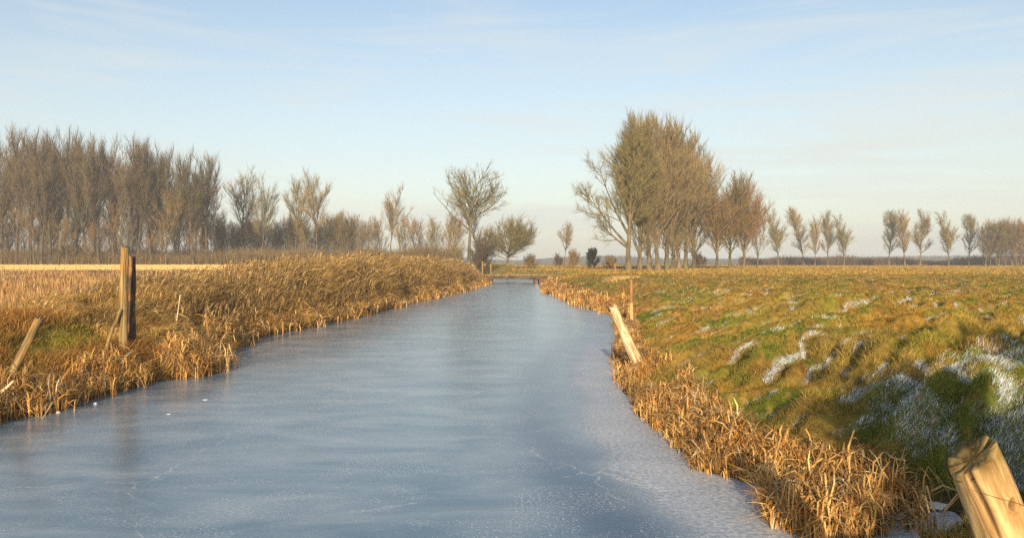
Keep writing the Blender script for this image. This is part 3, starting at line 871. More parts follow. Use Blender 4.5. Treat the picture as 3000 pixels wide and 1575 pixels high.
FARP = [make_tree(380 + i, 15, 0.20, n1=34, t0=0.20, a1=(25, 60), env=dome(4.3, 0.5, 0.35, 0.4), up1=0.5, n2=8, l2=0.42, n3=11, l3=1.0, tw=0.0105, limb=0.45,
                  up2=0.6, up3=0.6, ang2=40, twig_mat=M_twig_g, tf=0.80, lean=(0.04 * (i - 1), 0), stems=[(0.35 + 0.1 * i, i * 2.0, 0.4, 6, 0.5)]) for i in range(4)]

rr = random.Random(77)
ORD = ['leftmost', 'second', 'third', 'fourth', 'fifth', 'sixth', 'seventh', 'eighth', 'ninth', 'tenth', 'eleventh', 'twelfth', 'thirteenth', 'fourteenth', 'fifteenth', 'sixteenth', 'seventeenth', 'eighteenth']
# --- the tall wood on the left: front row
front = [(4, 345), (42, 318), (76, 325), (104, 335), (128, 330), (158, 318), (190, 330), (216, 325), (250, 340), (286, 345), (318, 340), (348, 352), (376, 350), (408, 362), (440, 372), (486, 378), (520, 390)]
for i, (px, top) in enumerate(front):
    lab = 'tall bare poplar, %s in the front row of the left wood' % (ORD[i] if i == 0 else ORD[i] + ' from the left edge')
    if i == len(front) - 1: lab = 'tall bare poplar at the right hand end of the tall left wood'
    place(POP[rr.randrange(5)], px, top - 24, 130 + rr.uniform(-2, 2), 'poplar_tree', lab, group='tall poplars in the left wood', wsc=rr.uniform(0.78, 0.98))
for i in range(12):
    px = -60 + i * 50 + rr.uniform(-8, 8)
    top = np.interp(px, [-60, 100, 250, 400, 540], [325, 335, 345, 368, 415]) + rr.uniform(0, 22)
    place(POP[rr.randrange(5)], px, top, rr.uniform(140, 160), 'poplar_tree', 'bare poplar standing deeper in the left wood, behind the front row', group='poplars deeper in the left wood', wsc=rr.uniform(0.75, 0.95))
for i in range(44):
    px = -40 + i * 13.5 + rr.uniform(-9, 9)
    place(SMALL[rr.choice([0, 1, 1])], px, rr.uniform(455, 545), rr.uniform(126, 150), 'young_tree', 'young russet tree growing between the tall poplars of the left wood', group='young trees under the left wood', wsc=rr.uniform(0.9, 1.15))
# --- low wood behind the embankment
for i in range(52):
    px = 545 + i * 7 + rr.uniform(-5, 5)
    place(SMALL[rr.randrange(3)], px, rr.uniform(522, 555), rr.uniform(150, 175), 'low_tree', 'low bare tree in the dense even row between the tall wood and the lone trees', group='low wood behind the long grass', wsc=rr.uniform(0.9, 1.15))
for i, px in enumerate([905, 925, 945, 962, 1008, 1024, 1048, 1066, 1082, 1100, 1122, 1140]):
    place(SMALL[rr.randrange(3)], px, rr.uniform(528, 560), rr.uniform(150, 170), 'low_tree', 'thin low tree in the open row around the lone tree left of the brook', group='open row of low trees left of the brook', wsc=rr.uniform(0.85, 1.05))
# --- taller trees rising from it
place(AIRY[0], 612, 408, 145, 'bare_tree', 'broad airy tree rising first to the right of the tall left wood', rz=0.5, wsc=0.95)
place(AIRY[1], 657, 422, 145, 'bare_tree', 'slimmer bare tree close beside the first airy tree right of the wood', rz=2.0, wsc=0.8)
place(AIRY[2], 742, 426, 145, 'bare_tree', 'slender bare tree left of the bigger forked one above the low wood', rz=1.0, wsc=0.8)
place(AIRY[0], 797, 408, 140, 'bare_tree', 'big forked bare tree at the right end of the low wood', rz=3.9, wsc=0.92)
place(SMALL[1], 858, 518, 135, 'young_tree', 'small yellowish tree beside the forked tree at the end of the low wood', wsc=0.7)
place(AIRY[1], 985, 445, 130, 'bare_tree', 'lone oval crowned bare tree standing alone left of the brook', rz=4.0, wsc=1.0)
place(VASE, 1178, 393, 108, 'bare_tree', 'tall vase shaped tree with wide forked limbs left of the bridge', rz=0.0, wsc=1.15)
place(SMALL[2], 1150, 520, 112, 'young_tree', 'yellow green young tree left of the vase shaped tree trunk', wsc=1.2)
place(SMALL[1], 1205, 495, 114, 'young_tree', 'russet young tree right behind the vase shaped tree', wsc=1.0)
place(BUSH[0], 1212, 572, 98, 'thorn_bush', 'large dark round bush at the foot of the vase shaped tree', cat='bush', wsc=0.82)
place(ROUND, 1276, 527, 108, 'round_tree', 'broad domed bare tree just left of the gap above the bridge', rz=0.0, wsc=1.0)
place(BUSH[1], 1333, 632, 112, 'thorn_bush', 'small brown bush below the domed tree behind the bridge', cat='bush', wsc=1.0)
place(AIRY[2], 1420, 548, 125, 'bare_tree', 'small bare tree standing alone in the gap right of the bridge', rz=0.2, wsc=0.95)
place(BUSH[1], 1443, 618, 122, 'thorn_bush', 'brown bush touching the right side of the small lone tree', cat='bush', wsc=0.75)
place(BUSH[0], 1405, 632, 128, 'thorn_bush', 'low brown bush touching the left side of the small lone tree', cat='bush', wsc=0.8)
place(EVER, 1494, 619, 108, 'evergreen_bush', 'dark evergreen bush between the small lone tree and the avenue', cat='bush', wsc=0.8)
place(BUSH[1], 1535, 636, 100, 'thorn_bush', 'low brown scrub just left of the first avenue trunk', cat='bush', wsc=1.0)
# --- avenue
place(EDGE, 1580, 285, 85, 'poplar_tree', 'first big avenue poplar with limbs spreading far out to the left', group='avenue of poplars', rz=0.0, wsc=1.0)
ave = [(1609, 283, 88), (1634, 268, 91), (1656, 270, 95), (1677, 282, 99), (1694, 290, 103), (1709, 300, 107), (1725, 316, 111), (1744, 338, 115)]
for i, (px, top, d) in enumerate(ave):
    place(AVE[i % 3], px, top - 14, d, 'poplar_tree', 'dense avenue poplar, %s trunk from the left in the taller clump' % ORD[i + 1], group='avenue of poplars', rz=i * 1.9, wsc=0.95 if i else 0.85)
place(BUSH[0], 1760, 628, 118, 'thorn_bush', 'dark scrub in the gap between the taller and lower avenue clumps', cat='bush', wsc=1.0)
for i, (px, top, d, lb) in enumerate([(1803, 432, 112, 'lower avenue tree with a pale slanting forked trunk'), (1837, 410, 115, 'middle tree of the lower russet avenue clump'),
                                      (1872, 415, 118, 'right trunk of the three in the lower russet avenue clump'), (1905, 446, 124, 'thin outer tree closing the lower avenue clump on its right')]):
    place(AVR if i < 3 else SMALL[1], px, top, d, 'avenue_tree', lb, group='lower avenue clump', rz=i * 2.3 + 0.4, wsc=1.1)
# --- far row on the right
far = [(1958, 515, 'gnarled looking bare tree, first of the far row right of the avenue'), (2022, 511, 'tallest tree in the left group of the far row'),
       (2050, 532, 'short thin tree squeezed between two taller ones in the far row'), (2083, 519, 'narrow straight tree, fourth in the left group of the far row'),
       (2124, 530, 'broad tree at the right end of the left group in the far row'), (2237, 516, 'leftmost tree of the middle group of three in the far row'),
       (2277, 514, 'centre tree of the middle group of three in the far row'), (2315, 516, 'right hand tree of the middle group of three in the far row'),
       (2387, 522, 'broader tree of the pair standing before the far dense wood'), (2438, 526, 'thinner tree of the pair standing before the far dense wood')]
for i, (px, top, lb) in enumerate(far):
    place(FARP[(i * 3) % 4], px, top, 200 + rr.uniform(-8, 8), 'far_tree', lb, group='far row of bare trees', wsc=[1.1, 1, 0.8, 0.85, 1.05, 1, 1.05, 1, 1.05, 0.9][i])
for i in range(22):
    place(SMALL[rr.choice([0, 1])], 2478 + (i % 11) * 13 + rr.uniform(-4, 4), rr.uniform(536, 548), 185 + 12 * (i // 11) + rr.uniform(-3, 3), 'far_tree', 'close set tree in the dense far wood at the right edge', group='dense far wood at the right edge', wsc=rr.uniform(1.0, 1.3))
# unseen bushes added behind the camera to shade the hollow by the near post
SH = make_tree(390, 2.9, 0.06, n1=60, t0=0.03, a1=(20, 75), env=lambda t: 1.5 * (1 - 0.35 * t), up1=0.5, n2=9, l2=0.45, n3=30, l3=0.3, tw=0.012, up2=0.3, up3=0.2, twig_mat=M_ever)
for (bx, by, hz, lb) in [(2.9, -2.3, 3.0, 'unseen bush added behind the viewer to cast shade, nearest the brook'), (4.6, -2.0, 3.3, 'unseen bush added behind the viewer to cast shade, farther from the brook')]:
    e = place(SH, 1288, 0, 1, 'shade_caster_bush', lb, cat='bush', zb=0)
    e.location = (bx, by, Hs(bx, by)); e.scale = (1.0, 0.8, hz / SH['H'])

# --- undergrowth and distant woods: what nobody could count
def sliver_mass(name, n, posf, hf, wid, cols, label, cat, rng, mat=M_veg):
    acc = Acc()
    x, y = posf(n)
    z = H(x, y)
    h = hf(x, y) * (0.4 + 0.6 * rng.random(n))
    c = cols[rng.integers(0, len(cols), n)]
    acc.add(*blades(np.stack([x, y, z - 0.05], 1), rng.random(n) * 6.28, 0.5 * rng.random(n), h, wid * (0.5 + rng.random(n)), jit(c, rng, 0.3), rng=rng))
    acc.out(name, mat, label=label, cat=cat, kind='stuff')
rng = np.random.default_rng(42)
def pos1(n):
    y = rng.uniform(128, 175, n); px = rng.uniform(-80, 1160, n)
    return (px * 1.1646 - 1500) / F * y, y
sliver_mass('undergrowth', 120000, pos1, lambda x, y: 6.5 * fbm(x * 0.2, y * 0.2, 7, 3) ** 1.1 + 0.3, 0.03,
            np.array([[0.20, 0.13, 0.055], [0.13, 0.09, 0.045], [0.28, 0.21, 0.09]]), 'brown thicket filling the floor of the wood on the left', 'undergrowth', rng)
def pos2(n):
    y = rng.uniform(215, 240, n); px = rng.uniform(1860, 2650, n)
    return (px * 1.1646 - 1500) / F * y, y
sliver_mass('distant_scrub', 26000, pos2, lambda x, y: 5.5 * fbm(x * 0.12, y * 0.1, 17, 3) ** 1.2 + 0.4, 0.07,
            np.array([[0.16, 0.09, 0.06], [0.12, 0.09, 0.06]]), 'low dark scrub along the far edge of the right meadow', 'scrub', rng)
def pos3(n):
    y = rng.uniform(700, 820, n); x = rng.uniform(-650, 650, n)
    return x, y
sliver_mass('distant_woods', 60000, pos3, lambda x, y: 4 + 9 * fbm(x * 0.012, y * 0.0 + 3, 27, 4), 0.5,
            np.array([[0.09, 0.075, 0.055], [0.07, 0.065, 0.05]]), 'blue grey line of distant woods on the horizon', 'woods', rng)

# ------------------------------------------------------------------ wooden posts
def wood_mat(name, c1, c2, moss=0.0, crack=True, grain=(22, 22, 1.6), ramp=(0.32, 0.62)):
    m, n, b = new_mat(name)
    N = n.nodes.new; Lk = n.links.new
    tc = N('ShaderNodeTexCoord'); mp = N('ShaderNodeMapping'); mp.inputs['Scale'].default_value = grain
    no = N('ShaderNodeTexNoise'); no.inputs['Scale'].default_value = 1; no.inputs['Detail'].default_value = 8; no.inputs['Roughness'].default_value = 0.65; no.inputs['Distortion'].default_value = 0.6
    Lk(tc.outputs['Object'], mp.inputs['Vector']); Lk(mp.outputs[0], no.inputs['Vector'])
    r = N('ShaderNodeValToRGB'); r.color_ramp.elements[0].position = ramp[0]; r.color_ramp.elements[0].color = (*c1, 1)
    r.color_ramp.elements[1].position = ramp[1]; r.color_ramp.elements[1].color = (*c2, 1)
    Lk(no.outputs['Fac'], r.inputs['Fac'])
    src = r.outputs['Color']
    # orange rot patches
    n2 = N('ShaderNodeTexNoise'); n2.inputs['Scale'].default_value = 9; n2.inputs['Detail'].default_value = 4
    mp2 = N('ShaderNodeMapping'); mp2.inputs['Scale'].default_value = (1, 1, 0.35)
    Lk(tc.outputs['Object'], mp2.inputs['Vector']); Lk(mp2.outputs[0], n2.inputs['Vector'])
    rr_ = N('ShaderNodeMapRange'); rr_.inputs['From Min'].default_value = 0.52; rr_.inputs['From Max'].default_value = 0.64; rr_.inputs['To Max'].default_value = 0.75
    Lk(n2.outputs['Fac'], rr_.inputs['Value'])
    mx = N('ShaderNodeMixRGB'); mx.inputs[2].default_value = (0.42, 0.20, 0.06, 1)
    Lk(rr_.outputs[0], mx.inputs[0]); Lk(src, mx.inputs[1]); src = mx.outputs[0]
    at = N('ShaderNodeAttribute'); at.attribute_name = 'Col'
    mx2 = N('ShaderNodeMixRGB'); mx2.blend_type = 'MULTIPLY'; mx2.inputs[0].default_value = 1
    Lk(src, mx2.inputs[1]); Lk(at.outputs['Color'], mx2.inputs[2]); src = mx2.outputs[0]
    Lk(src, b.inputs['Base Color'])
    b.inputs['Roughness'].default_value = 0.8; b.inputs['Specular IOR Level'].default_value = 0.2
    bp = N('ShaderNodeBump'); bp.inputs['Strength'].default_value = 0.7; bp.inputs['Distance'].default_value = 0.006
    Lk(no.outputs['Fac'], bp.inputs['Height']); Lk(bp.outputs[0], b.inputs['Normal'])
    return m
M_pale = wood_mat('bleached_wood', (0.20, 0.12, 0.05), (0.74, 0.60, 0.36), ramp=(0.36, 0.54), grain=(26, 26, 4))
M_near = wood_mat('split_wood', (0.22, 0.11, 0.035), (0.66, 0.47, 0.22), grain=(30, 30, 4), ramp=(0.32, 0.62))
M_old = wood_mat('weathered_wood', (0.09, 0.065, 0.028), (0.38, 0.27, 0.115), ramp=(0.36, 0.62))
M_dark = wood_mat('dark_wood', (0.03, 0.022, 0.015), (0.10, 0.065, 0.04))
M_brown = wood_mat('brown_wood', (0.20, 0.10, 0.04), (0.38, 0.20, 0.08))

def post_mesh(length, r0, r1, seed, sides=40, rings=70, flat=0.0, jag=0.04, twist=0.3, cracks=3, chunk=None, tint=None, knots=()):
    """a split weathered trunk section standing along +Z, base at the origin"""
    rng = np.random.default_rng(seed)
    th = np.arange(sides) * 2 * np.pi / sides
    tz = np.linspace(0, 1, rings)
    A, Tz = np.meshgrid(th, tz)
    rad = r0 + (r1 - r0) * Tz
    cx, sx = np.cos(A), np.sin(A)
    prof = 1 + 0.13 * (fbm(cx * 1.4 + 5 + Tz * 2, sx * 1.4 + Tz * 4.5, seed, 3) - 0.5) * 2 + 0.025 * (fbm(cx * 5 + 9 + Tz * 3, sx * 5 + Tz * 2.0, seed + 5, 3) - 0.5) * 2
    if flat > 0:
        sq = 1 / np.maximum(np.abs(np.cos(A - 0.5)), np.abs(np.sin(A - 0.5)))
        prof = prof * (1 - flat + flat * sq * 0.88)
    colr = np.ones((rings, sides, 3))
    for k in range(cracks):
        a0 = -np.pi / 2 + rng.uniform(-1.3, 1.3); z0 = rng.uniform(0.35, 1.0); ln = rng.uniform(0.25, 0.6)
        path = a0 + 0.25 * (fbm(Tz * 5 + k * 9, Tz * 0 + k, seed + k, 2) - 0.5)
        da = np.abs(((A - path + np.pi) % (2 * np.pi)) - np.pi)
        zw = sm(1 - np.abs(Tz - z0) / ln)
        cmask = np.exp(-(da / (0.045 + 0.035 * zw)) ** 2) * zw
        prof = prof - 0.12 * cmask
        colr *= (1 - 0.75 * sm(cmask * 1.5))[..., None]
    for (ka, kz, kr) in knots:
        da = (((A - ka + np.pi) % (2 * np.pi)) - np.pi) * r0; dz = (Tz - kz) * length
        q = np.sqrt(da ** 2 + dz ** 2) / kr
        prof = prof - 0.30 * np.exp(-q ** 4) + 0.05 * np.exp(-((q - 1.5) / 0.45) ** 2)
        colr *= (1 - 0.85 * np.exp(-q ** 4))[..., None]
    X = cx * rad * prof; Y = sx * rad * prof
    bend = 0.02 * np.sin(Tz * 3 + seed)
    topj = (fbm(np.cos(th) * 1.5 + 3, np.sin(th) * 1.5, seed + 3, 3) - 0.5) * 2 * jag
    if chunk: topj = topj + chunk * np.cos(th - 0.2)
    Z = Tz * length + (Tz ** 6) * topj[None, :]
    V = np.stack([X + bend, Y, Z], -1).reshape(-1, 3)
    i = np.arange((rings - 1) * sides); r_ = i // sides; c_ = i % sides
    q = np.stack([r_ * sides + c_, r_ * sides + (c_ + 1) % sides, (r_ + 1) * sides + (c_ + 1) % sides, (r_ + 1) * sides + c_], 1)
    # ragged end grain: two shrinking rings and a centre
    last = (rings - 1) * sides; top = V[last:last + sides]; cen = top.mean(0)
    in1 = cen + (top - cen) * 0.6; in1[:, 2] = cen[2] + (top[:, 2] - cen[2]) * 0.5 - jag * 0.3 * fbm(np.cos(th) * 2 + 4, np.sin(th) * 2, seed + 8, 2) - 0.003
    V = np.concatenate([V, in1, [cen - [0, 0, 0.012]]])
    n0 = rings * sides; j = np.arange(sides)
    q = np.concatenate([q, np.stack([last + j, last + (j + 1) % sides, n0 + (j + 1) % sides, n0 + j], 1)])
    t = np.stack([n0 + j, n0 + (j + 1) % sides, np.full(sides, n0 + sides)], 1)
    C = np.concatenate([colr.reshape(-1, 3), np.full((sides, 3), 0.6), np.full((1, 3), 0.5)])
    if tint is not None:
        zz = V[:, 2] / length
        C = C * tint(zz, V)
    return V, q, t, C

def set_post(name, base, top, r0, r1, mat, label, seed, cat='post', rot=0.0, bury=0.25, empty=False, **k):
    base = Vector(base); top = Vector(top)
    ax = (top - base); base = base - ax.normalized() * bury
    L = (top - base).length
    V, q, t, C = post_mesh(L, r0, r1, seed, **k)
    zx = ax.normalized(); xx_ = (Vector((1, 0, 0)) - zx * zx.x).normalized(); yx = zx.cross(xx_)
    quat = Matrix((xx_, yx, zx)).transposed() @ Matrix.Rotation(rot, 3, 'Z')
    me = mesh_np(name, V, q, t, mat=mat, col=C, smooth=True)
    if empty:
        e = bpy.data.objects.new(name, None); COL.objects.link(e); e.empty_display_size = 0.2
        e['label'] = label; e['category'] = cat
        e.matrix_world = Matrix.Translation(base) @ quat.to_4x4()
        o = link('trunk_section', me, parent=e)
        return e, o, L
    o = link(name, me, label=label, cat=cat)
    o.matrix_world = Matrix.Translation(base) @ quat.to_4x4()
    return o

def P3(px, py, d):       # photo pixel (3000 wide) at distance d
    return ((px - 1500) / F * d, d, CAMZ - (py - 770) / F * d)

def moss_top(z, V):
    f = sm((z - 0.95) / 0.05)[:, None] * (0.4 + 0.6 * fbm(V[:, 0] * 30, V[:, 1] * 30 + V[:, 2] * 20, 4, 2))[:, None]
    return 1 * (1 - f) + np.array([0.30, 0.30, 0.15]) * f

# near post, lower right
pt = P3(2838, 1340, 2.5); pb = P3(2972, 1690, 2.5)
dv = Vector(pt) - Vector(pb); pb2 = Vector(pt) - dv * (1.06 / dv.z)
e, o, L = set_post('fence_post', pb2, pt, 0.094, 0.079, M_near, 'thick leaning post with a knot hole and mossy broken top, nearest at lower right', 12,
             empty=True, bury=0.15, flat=0.05, jag=0.03, cracks=3, chunk=0.03, tint=moss_top, sides=130, rings=220,
             knots=((-np.pi / 2 + 0.30, 0.885, 0.015),))
# moss tufts on its broken top
rngm = np.random.default_rng(8)
nm = 1500; a = rngm.random(nm) * 6.28; q_ = np.sqrt(rngm.random(nm)) * 0.078
accm = Acc()
cm = jit(mixc(np.tile(np.array([0.07, 0.085, 0.02]), (nm, 1)), np.array([0.13, 0.06, 0.025]), (rngm.random(nm) < 0.5) * 0.9), rngm, 0.4)
Pm = np.stack([q_ * np.cos(a) + 0.01, q_ * np.sin(a), L - 0.02 + 0.035 * np.cos(a - 0.2) * q_ / 0.08], 1)
accm.add(*blades(Pm, rngm.random(nm) * 6.28, rngm.random(nm) * 1.5, 0.004 + 0.011 * rngm.random(nm), np.full(nm, 0.004), cm, rng=rngm))
mo = accm.out('moss_tuft', M_veg, parent=e)
# thin rusty wire across it
def wire_mesh(pts, r, sides=6):
    pts = np.array(pts, float)[None]
    V, q = tubes(pts, [r], [r], sides)
    return V, q
M_wire = noise_mat('rusty_wire', (0.10, 0.05, 0.03), (0.22, 0.12, 0.07), (40, 40, 40), rough=0.6)
ws = []
for t_ in np.linspace(0, 1, 24):
    a_ = -2.2 + 2.3 * t_
    ws.append((0.010 + 0.094 * math.cos(a_), 0.094 * math.sin(a_), L - 0.07 - 0.16 * t_))
V, q = wire_mesh(ws, 0.0006)
link('wire', mesh_np('wire', V, q, mat=M_wire), parent=e)

# tall post on the left bank with brace, and its dark neighbour
d1 = 11.8
base = (P3(362, 1060, d1)[0], d1, Hs(P3(362, 1060, d1)[0], d1))
e, o, L = set_post('fence_post', base, P3(367, 722, d1), 0.066, 0.052, M_old, 'tall yellowish post with a slanting brace on the left bank', 22, empty=True, flat=0.12, jag=0.06, cracks=3, bury=0.2, chunk=-0.02)
bq = e.matrix_world.inverted()
bt = P3(352, 905, d1 - 0.09); bbx = P3(300, 1045, d1 - 0.25)
bb_ = bq @ Vector(bbx); btt = bq @ Vector(bt)
V, q = wire_mesh([bb_ + (btt - bb_) * t_ + Vector((0.006 * math.sin(t_ * 9), 0.004 * math.cos(t_ * 7), 0)) for t_ in np.linspace(0, 1, 12)], 0.024, 10)
link('brace', mesh_np('brace', V, q, mat=M_old, col=np.ones((len(V), 3)), smooth=True), parent=e)
d2 = 12.15
bx = P3(390, 960, d2)[0]
set_post('fence_post', (bx, d2, Hs(bx, d2)), P3(384, 752, d2), 0.062, 0.05, M_dark, 'dark post standing right behind the tall yellowish post', 23, flat=0.1, jag=0.05)
# leaning post far left, with a fallen stick at its foot
d3 = 9.3
bx = P3(36, 1120, d3)[0]
set_post('fence_post', (bx - 0.06, d3 - 0.1, Hs(bx, d3) - 0.02), P3(113, 924, d3), 0.050, 0.044, M_old, 'leaning stake at the far left edge, tilted to the right', 24, flat=0.1, jag=0.09, cracks=2)
set_post('broken_stick', P3(-6, 1148, 8.6), P3(38, 1112, 8.6), 0.022, 0.014, M_pale, 'short pale broken stick lying at the foot of the far left leaning stake', 25, cat='stick', bury=0.1, sides=12, rings=14, cracks=0)
# thin stalks
set_post('dead_stalk', P3(506, 985, 14.6), P3(530, 862, 14.6), 0.016, 0.008, M_pale, 'tall thin pale stalk leaning above the weeds right of the tall post', 26, cat='stalk', bury=0.15, sides=10, rings=16, cracks=0)
set_post('broken_stake', P3(612, 1010, 13.0), P3(607, 914, 13.0), 0.024, 0.018, M_brown, 'short brown stake sticking out of the reed clump on the left water edge', 27, cat='stake', bury=0.15, sides=16, rings=24, cracks=1)
# leaning post on the right water edge
d4 = 11.4
base = P3(1892, 1108, d4)
set_post('fence_post', (base[0], d4, max(0.06, base[2])), P3(1797, 896, d4 + 0.05), 0.098, 0.055, M_pale, 'bleached post on the right water edge leaning over the ice', 28, flat=0.1, jag=0.12, cracks=3, bury=0.25, sides=48, rings=80)
# slim post behind it
d5 = 18.7
bx = P3(1854, 945, d5)[0]
set_post('fence_post', (bx, d5, Hs(bx, d5)), P3(1848, 818, d5), 0.048, 0.034, M_brown, 'slim upright brown post behind the bleached leaning post', 29, jag=0.03, cracks=1,
         tint=lambda z, V: np.where(((z > 0.30) & (z < 0.58))[:, None], np.array([1.9, 2.3, 2.6]), 1.0))
# small marker posts by the bridge and the avenue
for (px, pt_, pb_, d, nm, lb, s) in [(1413, 765, 800, 70, 'marker_post', 'left one of the two pale marker posts beside the bridge', 31), (1438, 775, 802, 69, 'marker_post', 'right one of the two pale marker posts, close by the bridge', 32),
                               (1802, 772, 800, 80, 'marker_post', 'short orange brown stake left of the first avenue trunk', 33)]:
    X = P3(px, 0, d)[0]
    set_post(nm, (X, d, Hs(X, d)), P3(px, pt_, d), 0.075 if s < 33 else 0.11, 0.07, M_old if s < 33 else M_brown, lb, s, sides=12, rings=16, jag=0.04, cracks=0)
# half buried boulder-like stub: broken reed stems by the near clump
set_post('dead_stalk', P3(2652, 1352, 5.6), P3(2602, 1322, 5.6), 0.008, 0.006, M_pale, 'pale broken stem lying across the weeds above the nearest reed clump', 34, cat='stalk', bury=0.0, sides=8, rings=10, cracks=0)
set_post('dead_stalk', P3(2520, 1455, 5.2), P3(2466, 1402, 5.2), 0.010, 0.007, M_pale, 'pale broken stem sticking up left out of the nearest reed clump', 35, cat='stalk', bury=0.15, sides=8, rings=10, cracks=0)

# pale tussock on the crest of the right bank
rngt = np.random.default_rng(91)
nt_ = 420
tX = P3(1820, 812, 40)[0]
tx = tX + rngt.normal(0, 0.5, nt_); ty = 40 + rngt.normal(0, 0.5, nt_)
acct = Acc()
acct.add(*blades(np.stack([tx, ty, H(tx, ty)], 1), np.where(rngt.random(nt_) < 0.7, 3.1, 0.1) + rngt.normal(0, 0.5, nt_), 0.8 + rngt.random(nt_), 0.06 + 0.20 * rngt.random(nt_), np.full(nt_, 0.016), jit(np.tile(PALE, (nt_, 1)), rngt, 0.2), rng=rngt))
acct.out('grass_tussock', M_veg, label='bright pale tussock of dead grass on the crest of the right bank', cat='tussock')

# ------------------------------------------------------------------ bridge
def box(x0, x1, y0, y1, z0, z1, bev=0.0):
    V = np.array([[x, y, z] for z in (z0, z1) for y in (y0, y1) for x in (x0, x1)], float)
    q = np.array([[0, 2, 3, 1], [4, 5, 7, 6], [0, 1, 5, 4], [2, 6, 7, 3], [0, 4, 6, 2], [1, 3, 7, 5]])
    return V, q
def boxes(lst):
    V = []; Q = []; n = 0
    for b in lst:
        v, q = box(*b); V.append(v); Q.append(q + n); n += len(v)
    return np.concatenate(V), np.concatenate(Q)
M_conc = noise_mat('pale_concrete', (0.04, 0.03, 0.02), (0.13, 0.095, 0.06), (1.5, 1.5, 4), bump=0.4)
M_brick = noise_mat('dark_brick', (0.09, 0.04, 0.025), (0.18, 0.09, 0.05), (3, 3, 10), bump=0.4)
M_plank = noise_mat('bridge_planks', (0.12, 0.08, 0.035), (0.30, 0.21, 0.09), (6, 1, 1), bump=0.4)
br = bpy.data.objects.new('footbridge', None); COL.objects.link(br); br.location = (0.3, 67.5, 0)
br['label'] = 'low flat bridge across the frozen brook in the distance'; br['category'] = 'bridge'
def part(name, lst, mat):
    V, q = boxes(lst)
    o = link(name, mesh_np(name, V, q, mat=mat), parent=br)
    md = o.modifiers.new('bevel', 'BEVEL'); md.width = 0.012; md.segments = 2
    return o
part('deck', [(-2.9 + i * 0.29, -2.9 + i * 0.29 + 0.275, -1.3, 1.3, 0.50, 0.60 + 0.008 * (i % 3)) for i in range(20)], M_plank)
part('edge_beam', [(-2.9, 2.9, -1.50, -1.31, 0.36, 0.58)], M_conc)
part('edge_beam', [(-2.9, 2.9, 1.31, 1.50, 0.36, 0.58)], M_conc)
part('kerb_rail', [(-2.8, 2.8, -1.40, -1.28, 0.66, 0.76)] + [(-2.6 + i * 0.86, -2.5 + i * 0.86, -1.38, -1.30, 0.59, 0.66) for i in range(7)], M_plank)
part('abutment', [(-3.1, -1.95, -1.6, 1.6, -0.5, 0.355)], M_brick)
part('abutment', [(1.95, 3.1, -1.6, 1.6, -0.5, 0.355)], M_brick)
part('pier', [(1.55, 1.75, -1.45, 1.45, -0.5, 0.355)], M_brick)

# ------------------------------------------------------------------ bits on the ice
M_chip = noise_mat('white_ice', (0.55, 0.58, 0.62), (0.8, 0.8, 0.8), (20, 20, 20), rough=0.4)
def chip(px, py, sx, seed, label, h=0.03):
    sx *= 0.7; h *= 0.6
    d = CAMZ * F / (py - 770); X = (px - 1500) / F * d
    r_ = np.random.default_rng(seed); k = 11
    a = np.sort(r_.random(k)) * 6.28; rad = r_.uniform(0.6, 1.0, k)
    ring = np.stack([np.cos(a) * rad * sx, np.sin(a) * rad * sx * 0.8, np.zeros(k)], 1)
    V = np.concatenate([ring, ring * [0.75, 0.75, 0] + np.stack([np.zeros(k), np.zeros(k), h * r_.uniform(0.4, 1, k)], 1), [[0, 0, h * 0.9]]])
    j = np.arange(k); q = np.stack([j, (j + 1) % k, k + (j + 1) % k, k + j], 1)
    t = np.stack([k + j, k + (j + 1) % k, np.full(k, 2 * k)], 1)
    link('ice_shard', mesh_np('ice_shard', V, q, t, mat=M_chip), label=label, cat='ice shard', group='loose shards on the ice', loc=(X, d, 0.001))
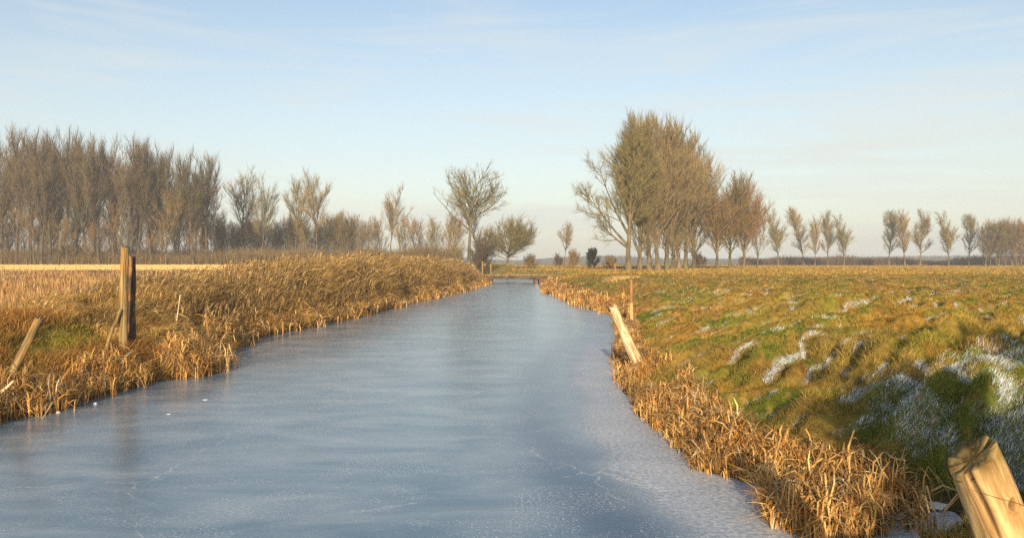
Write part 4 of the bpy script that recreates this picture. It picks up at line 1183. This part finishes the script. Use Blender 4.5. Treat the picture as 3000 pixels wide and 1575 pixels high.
chip(601, 1171, 0.085, 1, 'widest white shard lying flat on the ice below the reed clump', 0.012)
chip(493, 1213, 0.06, 2, 'thin white shard on the ice, second nearest the camera', 0.01)
chip(278, 1184, 0.05, 3, 'small white lump on the ice close to the left bank', 0.04)
chip(366, 1140, 0.045, 4, 'small white lump on the ice straight below the tall post', 0.04)
chip(168, 1209, 0.04, 5, 'smallest white lump at the left bank, nearest the picture edge', 0.03)
# thin sheets of white ice by the near post
def sheet(cx, cy, sx, sy, rot, seed, z0, tilt, label):
    r_ = np.random.default_rng(seed); k = 15
    a = np.sort(r_.random(k)) * 6.28; rad = r_.uniform(0.7, 1.0, k)
    ring = np.stack([np.cos(a) * rad * sx, np.sin(a) * rad * sy, np.zeros(k)], 1)
    V = np.concatenate([ring, ring * [0.96, 0.96, 0] + [0, 0, 0.012], [[0, 0, 0.013]]])
    j = np.arange(k); q = np.stack([j, (j + 1) % k, k + (j + 1) % k, k + j], 1)
    t = np.stack([k + j, k + (j + 1) % k, np.full(k, 2 * k)], 1)
    o = link('ice_sheet', mesh_np('ice_sheet', V, q, t, mat=M_chip), label=label, cat='ice sheet', loc=(cx, cy, z0))
    o.rotation_euler = (tilt, 0.03, rot)
sheet(2.60, 5.35, 0.22, 0.15, 0.3, 11, 0.03, 0.12, 'broken white ice plate beside the near post, left of its foot')
sheet(2.86, 5.55, 0.20, 0.14, -0.4, 12, 0.03, 0.05, 'broken white ice plate against the frosty bank near the near post')

# ------------------------------------------------------------------ haze
V, q = box(-760, 760, -40, 900, -2.0, 28.5)
m = bpy.data.materials.new('haze_air'); m.use_nodes = True
n = m.node_tree; n.nodes.clear()
out = n.nodes.new('ShaderNodeOutputMaterial'); pv = n.nodes.new('ShaderNodeVolumePrincipled')
pv.inputs['Color'].default_value = (0.90, 0.94, 1.0, 1); pv.inputs['Density'].default_value = 0.0009
pv.inputs['Anisotropy'].default_value = 0.1
n.links.new(pv.outputs[0], out.inputs['Volume'])
link('haze', mesh_np('haze', V, q, mat=m), kind='stuff')
